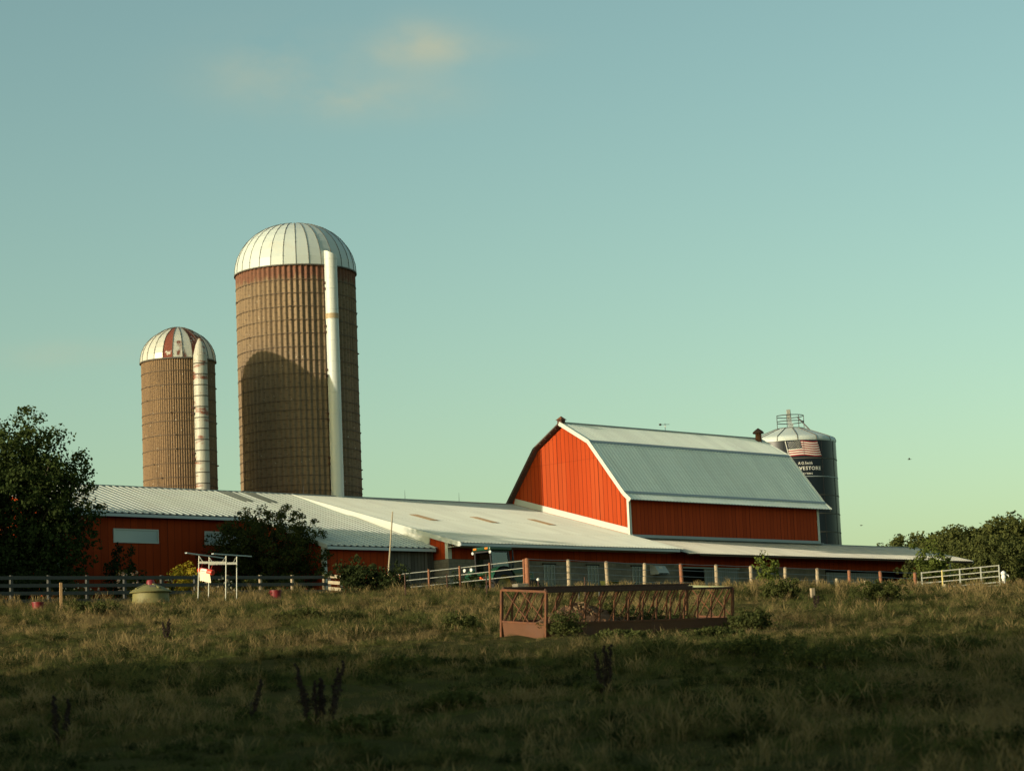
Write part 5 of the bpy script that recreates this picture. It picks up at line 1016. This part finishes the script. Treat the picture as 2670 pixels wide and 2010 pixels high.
cabv = dict(rb=(-0.72, 1.30), rt=(-0.80, 2.42), fb=(0.62, 1.15), ft=(0.45, 2.42)); cw0, cw1 = 0.60, 0.55
mb = MB()
for sg in (-1, 1):
    for b_, t_2 in (('rb', 'rt'), ('fb', 'ft')): mb.bar((cabv[b_][0], sg * cw0, cabv[b_][1]), (cabv[t_2][0], sg * cw1, cabv[t_2][1]), 0.08, 0.08, 'black', up=(1, 0, 0))
    mb.bar((-0.76, sg * cw1, 2.42), (0.47, sg * cw1, 2.42), 0.07, 0.08, 'black'); mb.bar((-0.72, sg * cw0, 1.28), (0.62, sg * cw0, 1.16), 0.07, 0.08, 'green_paint')
mb.bar((-0.8, -cw1, 2.42), (-0.8, cw1, 2.42), 0.07, 0.08, 'black'); mb.bar((0.46, -cw1, 2.42), (0.46, cw1, 2.42), 0.07, 0.08, 'black'); mb.bar((-0.72, -cw0, 1.30), (-0.72, cw0, 1.30), 0.07, 0.10, 'green_paint'); mb.box((-0.05, 0, 1.12), (1.32, 1.2, 0.10), 'black'); cab = mb.build('cab_frame', tr_)
mb = MB(); mb.poly([(-0.72, -0.56, 1.34), (-0.72, 0.56, 1.34), (-0.79, 0.52, 2.38), (-0.79, -0.52, 2.38)], 'cab_glass'); mb.build('window', cab); mb = MB(); mb.poly([(0.61, -0.56, 1.2), (0.61, 0.56, 1.2), (0.46, 0.52, 2.38), (0.46, -0.52, 2.38)], 'cab_glass'); mb.build('window', cab)
for sg in (-1, 1): mb = MB(); mb.poly([(-0.68, sg * 0.595, 1.34), (0.57, sg * 0.595, 1.22), (0.42, sg * 0.55, 2.38), (-0.75, sg * 0.55, 2.38)], 'cab_glass'); mb.build('window', cab)
mb = MB(); mb.box((-0.14, 0, 2.56), (1.56, 1.34, 0.20), 'green_paint'); mb.build('cab_roof', tr_, bevel=0.06)
for y in (-0.42, 0.42): mb = MB(); mb.box((-0.94, y, 2.57), (0.05, 0.22, 0.10), 'amber'); mb.build('hazard_lamp', tr_, bevel=0.01)
for y in (-0.62, 0.66): mb = MB(); mb.lathe([(0.02, 0.0), (0.075, 0.01), (0.07, 0.08), (0.03, 0.10)], 'lamp_white', 14, Matrix.Translation((-0.90, y, 2.38)) @ Matrix.Rotation(R(90), 4, 'Y')); mb.build('work_lamp', tr_)
for y in (0.80, 1.30): mb = MB(); mb.tube([(-0.8, y * 0.8, 1.2), (-0.85, y, 1.5)], 0.02, 'black', 6); mb.lathe([(0.02, 0.05), (0.09, 0.03), (0.09, -0.03), (0.02, -0.05)], 'lamp_white', 14, Matrix.Translation((-0.88, y, 1.55)) @ Matrix.Rotation(R(90), 4, 'Y')); mb.build('fender_lamp', tr_)
mb = MB(); mb.lathe([(0.06, 1.6), (0.06, 2.15), (0.035, 2.18), (0.035, 2.55)], 'black', 14, Matrix.Translation((1.15, -0.20, 0)), True); mb.build('exhaust', tr_, smooth=True)
mb = MB(); mb.prism([(-0.98, -0.16, 0.98), (-0.98, 0.16, 0.98), (-0.98, 0.09, 1.16), (-0.98, -0.09, 1.16)], (0.015, 0, 0), 'orange'); mb.build('warning_marker', tr_)
mb = MB(); mb.box((-0.25, 0, 1.42), (0.45, 0.5, 0.14), 'seat'); mb.box((-0.5, 0, 1.75), (0.14, 0.48, 0.6), 'seat'); mb.build('seat', tr_, bevel=0.04)
mb = MB(); ring = [(0.22 + 0.06 * math.sin(t), 0.2 * math.cos(t), 1.85 + 0.17 * math.sin(t)) for t in [i * 2 * math.pi / 20 for i in range(21)]]; mb.tube(ring, 0.014, 'black', 6); mb.tube([(0.25, 0, 1.82), (0.5, 0, 1.3)], 0.02, 'black', 6); mb.build('steering_wheel', tr_)
q = gat(1319, 113); sc_ = thing('seed_cart', 'small green box cart with red frame behind the wire fence', 'cart', q, YAW + 0.1)
mb = MB(); mb.prism([(-0.45, -0.25, 0.75), (0.45, -0.25, 0.75), (0.36, -0.25, 0.42), (-0.36, -0.25, 0.42)], (0, 0.5, 0), 'leaf_far'); mb.build('box', sc_); mb = MB(); mb.bar((-0.6, 0, 0.36), (0.6, 0, 0.36), 0.4, 0.07, 'tub_red'); mb.build('frame', sc_)
for sg in (-1, 1): mb = MB(); mb.lathe([(0.04, -0.05), (0.28, -0.06), (0.30, 0.0), (0.28, 0.06), (0.04, 0.05)], 'rubber', 18, Matrix.Translation((0, sg * 0.36, 0.30)) @ Matrix.Rotation(R(90), 4, 'X')); mb.build('wheel', sc_)

# birds in the sky
for px, py, lb, ry in ((1964, 992, 'higher small dark bird flying right of the steel silo', 0.4), (1860, 1135, 'lower small dark bird flying just beside the steel silo', -0.3)):
    bd = thing('bird', lb, 'bird', at(px, py, 150), 1.0 + ry); mb = MB(); bd.scale = (0.8,) * 3 if ry > 0 else (0.5,) * 3
    mb.lathe([(0.003, -0.14), (0.03, -0.08), (0.04, 0.0), (0.03, 0.07), (0.02, 0.1), (0.022, 0.12), (0.003, 0.16)], 'feather', 10, Matrix.Rotation(R(90), 4, 'X')); vs = []
    for sg in (-1, 1): mb.prism([(0, 0.05, 0.01), (sg * 0.16, 0.03, 0.10), (sg * 0.30, -0.06, 0.05), (sg * 0.15, -0.05, 0.09), (0, -0.05, 0.01)], (0, 0, 0.008), 'feather')
    mb.prism([(-0.02, -0.12, 0), (0.02, -0.12, 0), (0.05, -0.24, 0), (-0.05, -0.24, 0)], (0, 0, 0.006), 'feather'); mb.build('body', bd)

# ------------------------------------------------------------------ trees off to the left of the view, which shade the foreground and the maple
sp0 = None; g = np.random.default_rng(4)
row = [(-64 + i * 3.2, 10) for i in range(17)] + [(-58 + i * 3.2, -6) for i in range(14)]
for x, y in row:
    y += g.normal() * 1.2
    if sp0 is None: o = sp0 = tree('shade_tree', 'leafy tree in the row beside the pasture, off to the left', (0, 0, 0), 3.2, 6.2, 6.6, 4, 0.25, 280, 34, 0.52, 'leaf_far', 'row of trees shading the pasture', seed=90, clump_r=1.05, bottom=-0.99)
    else: o = copy_tree(sp0)
    o.location = (x, y, gz(x, y)); k = 0.80 + 0.34 * g.random(); o.scale = (1, 1, k); o.rotation_euler.z = g.random() * 6
for i, (x, y, k) in enumerate(((-31.5, 107.5, 0.62), (-30.5, 100.5, 0.55), (-36, 103.5, 0.66))):
    o = copy_tree(sp0); o.location = (x, y, gz(x, y)); o.scale = (1.05, 1.05, k); o['label'] = 'leafy tree beside the shed, outside the view beyond the maple'; o['group'] = 'trees beyond the maple'

# ------------------------------------------------------------------ camera, sun and sky
cam = bpy.data.cameras.new('camera'); co = bpy.data.objects.new('camera', cam); COL.objects.link(co); scn.camera = co
cam.sensor_fit = 'HORIZONTAL'; cam.sensor_width = 36; cam.lens = 36 * F / 2670; cam.clip_start = 0.1; cam.clip_end = 8000
co.rotation_euler = Matrix((RT, UP, -FW)).transposed().to_euler(); co.location = (0, 0, 0)
cam.dof.use_dof = True; cam.dof.focus_distance = 125; cam.dof.aperture_fstop = 3.2
EL = R(11.0); SD_ = Vector((-0.81, -0.586, 0)).normalized() * math.cos(EL) + Vector((0, 0, math.sin(EL)))
sun = bpy.data.lights.new('sun', 'SUN'); sun.energy = 4.8; sun.angle = R(0.5); sun.color = (1.0, 0.87, 0.66); so = bpy.data.objects.new('sun', sun); COL.objects.link(so); so.rotation_euler = SD_.to_track_quat('Z', 'Y').to_euler()
w = bpy.data.worlds.new('World'); scn.world = w; w.use_nodes = True; n = w.node_tree.nodes; l = w.node_tree.links; n.clear()
out = n.new('ShaderNodeOutputWorld'); bg = n.new('ShaderNodeBackground'); sky = n.new('ShaderNodeTexSky'); sky.sky_type = 'NISHITA'; sky.sun_disc = False; sky.sun_elevation = EL; sky.sun_rotation = math.atan2(SD_.x, SD_.y); sky.altitude = 200; sky.air_density = 1.0; sky.dust_density = 2.2; sky.ozone_density = 1.0
tint = n.new('ShaderNodeMix'); tint.data_type = 'RGBA'; tint.blend_type = 'MULTIPLY'; tint.inputs[0].default_value = 1; l.new(sky.outputs[0], tint.inputs[6]); tint.inputs[7].default_value = (1.10, 1.26, 0.95, 1)
wt = NT.__new__(NT); wt.n, wt.l = n, l
tcw = n.new('ShaderNodeTexCoord'); spw = n.new('ShaderNodeSeparateXYZ'); l.new(tcw.outputs['Generated'], spw.inputs[0])
yy = wt.math('MAXIMUM', spw.outputs[1], 0.05); cx_ = wt.math('DIVIDE', spw.outputs[0], yy); cz_ = wt.math('DIVIDE', spw.outputs[2], yy)
cbw = n.new('ShaderNodeCombineXYZ'); l.new(cx_, cbw.inputs[0]); l.new(wt.math('MULTIPLY', cz_, 1.5), cbw.inputs[1])
n1_ = wt.noise(cbw.outputs[0], 16, 6, 0.55); n2_ = wt.noise(cbw.outputs[0], 42, 5, 0.6)
tot = None
for (px, py, wx, wz, k) in ((912, 98, 0.024, 0.012, 0.80), (590, 150, 0.034, 0.017, 0.55), (830, 218, 0.036, 0.009, 0.60), (1000, 105, 0.03, 0.006, 0.35), (100, 768, 0.050, 0.006, 0.5), (720, 215, 0.018, 0.008, 0.3), (560, 975, 0.03, 0.004, 0.25)):
    v_ = FW + RT * ((px * DS - CX) / F) - UP * ((py * DS - CY) / F); ax_, az_ = v_.x / v_.y, v_.z / v_.y
    a_ = wt.math('POWER', wt.math('DIVIDE', wt.math('SUBTRACT', cx_, ax_), wx), 2.0); b_ = wt.math('POWER', wt.math('DIVIDE', wt.math('SUBTRACT', cz_, az_), wz), 2.0)
    e_ = wt.math('MULTIPLY', wt.math('EXPONENT', wt.math('MULTIPLY', wt.math('ADD', a_, b_), -1.0)), k); tot = e_ if tot is None else wt.math('ADD', tot, e_)
dens_ = wt.math('MULTIPLY', tot, wt.ramp(wt.math('ADD', wt.math('MULTIPLY', n1_, 0.75), wt.math('MULTIPLY', n2_, 0.25)), 0.36, 0.62))
cl = wt.mix(wt.math('MINIMUM', wt.math('MULTIPLY', dens_, 0.62), 1.0), tint.outputs[2], (3.6, 3.55, 2.45))
l.new(cl, bg.inputs[0]); bg.inputs[1].default_value = 0.15; l.new(bg.outputs[0], out.inputs[0])
vs_ = scn.view_settings; vs_.view_transform = 'Standard'; vs_.look = 'None'; vs_.exposure = 0; vs_.gamma = 1
scn.cycles.max_bounces = 6; scn.cycles.transparent_max_bounces = 8; scn.cycles.use_denoising = True
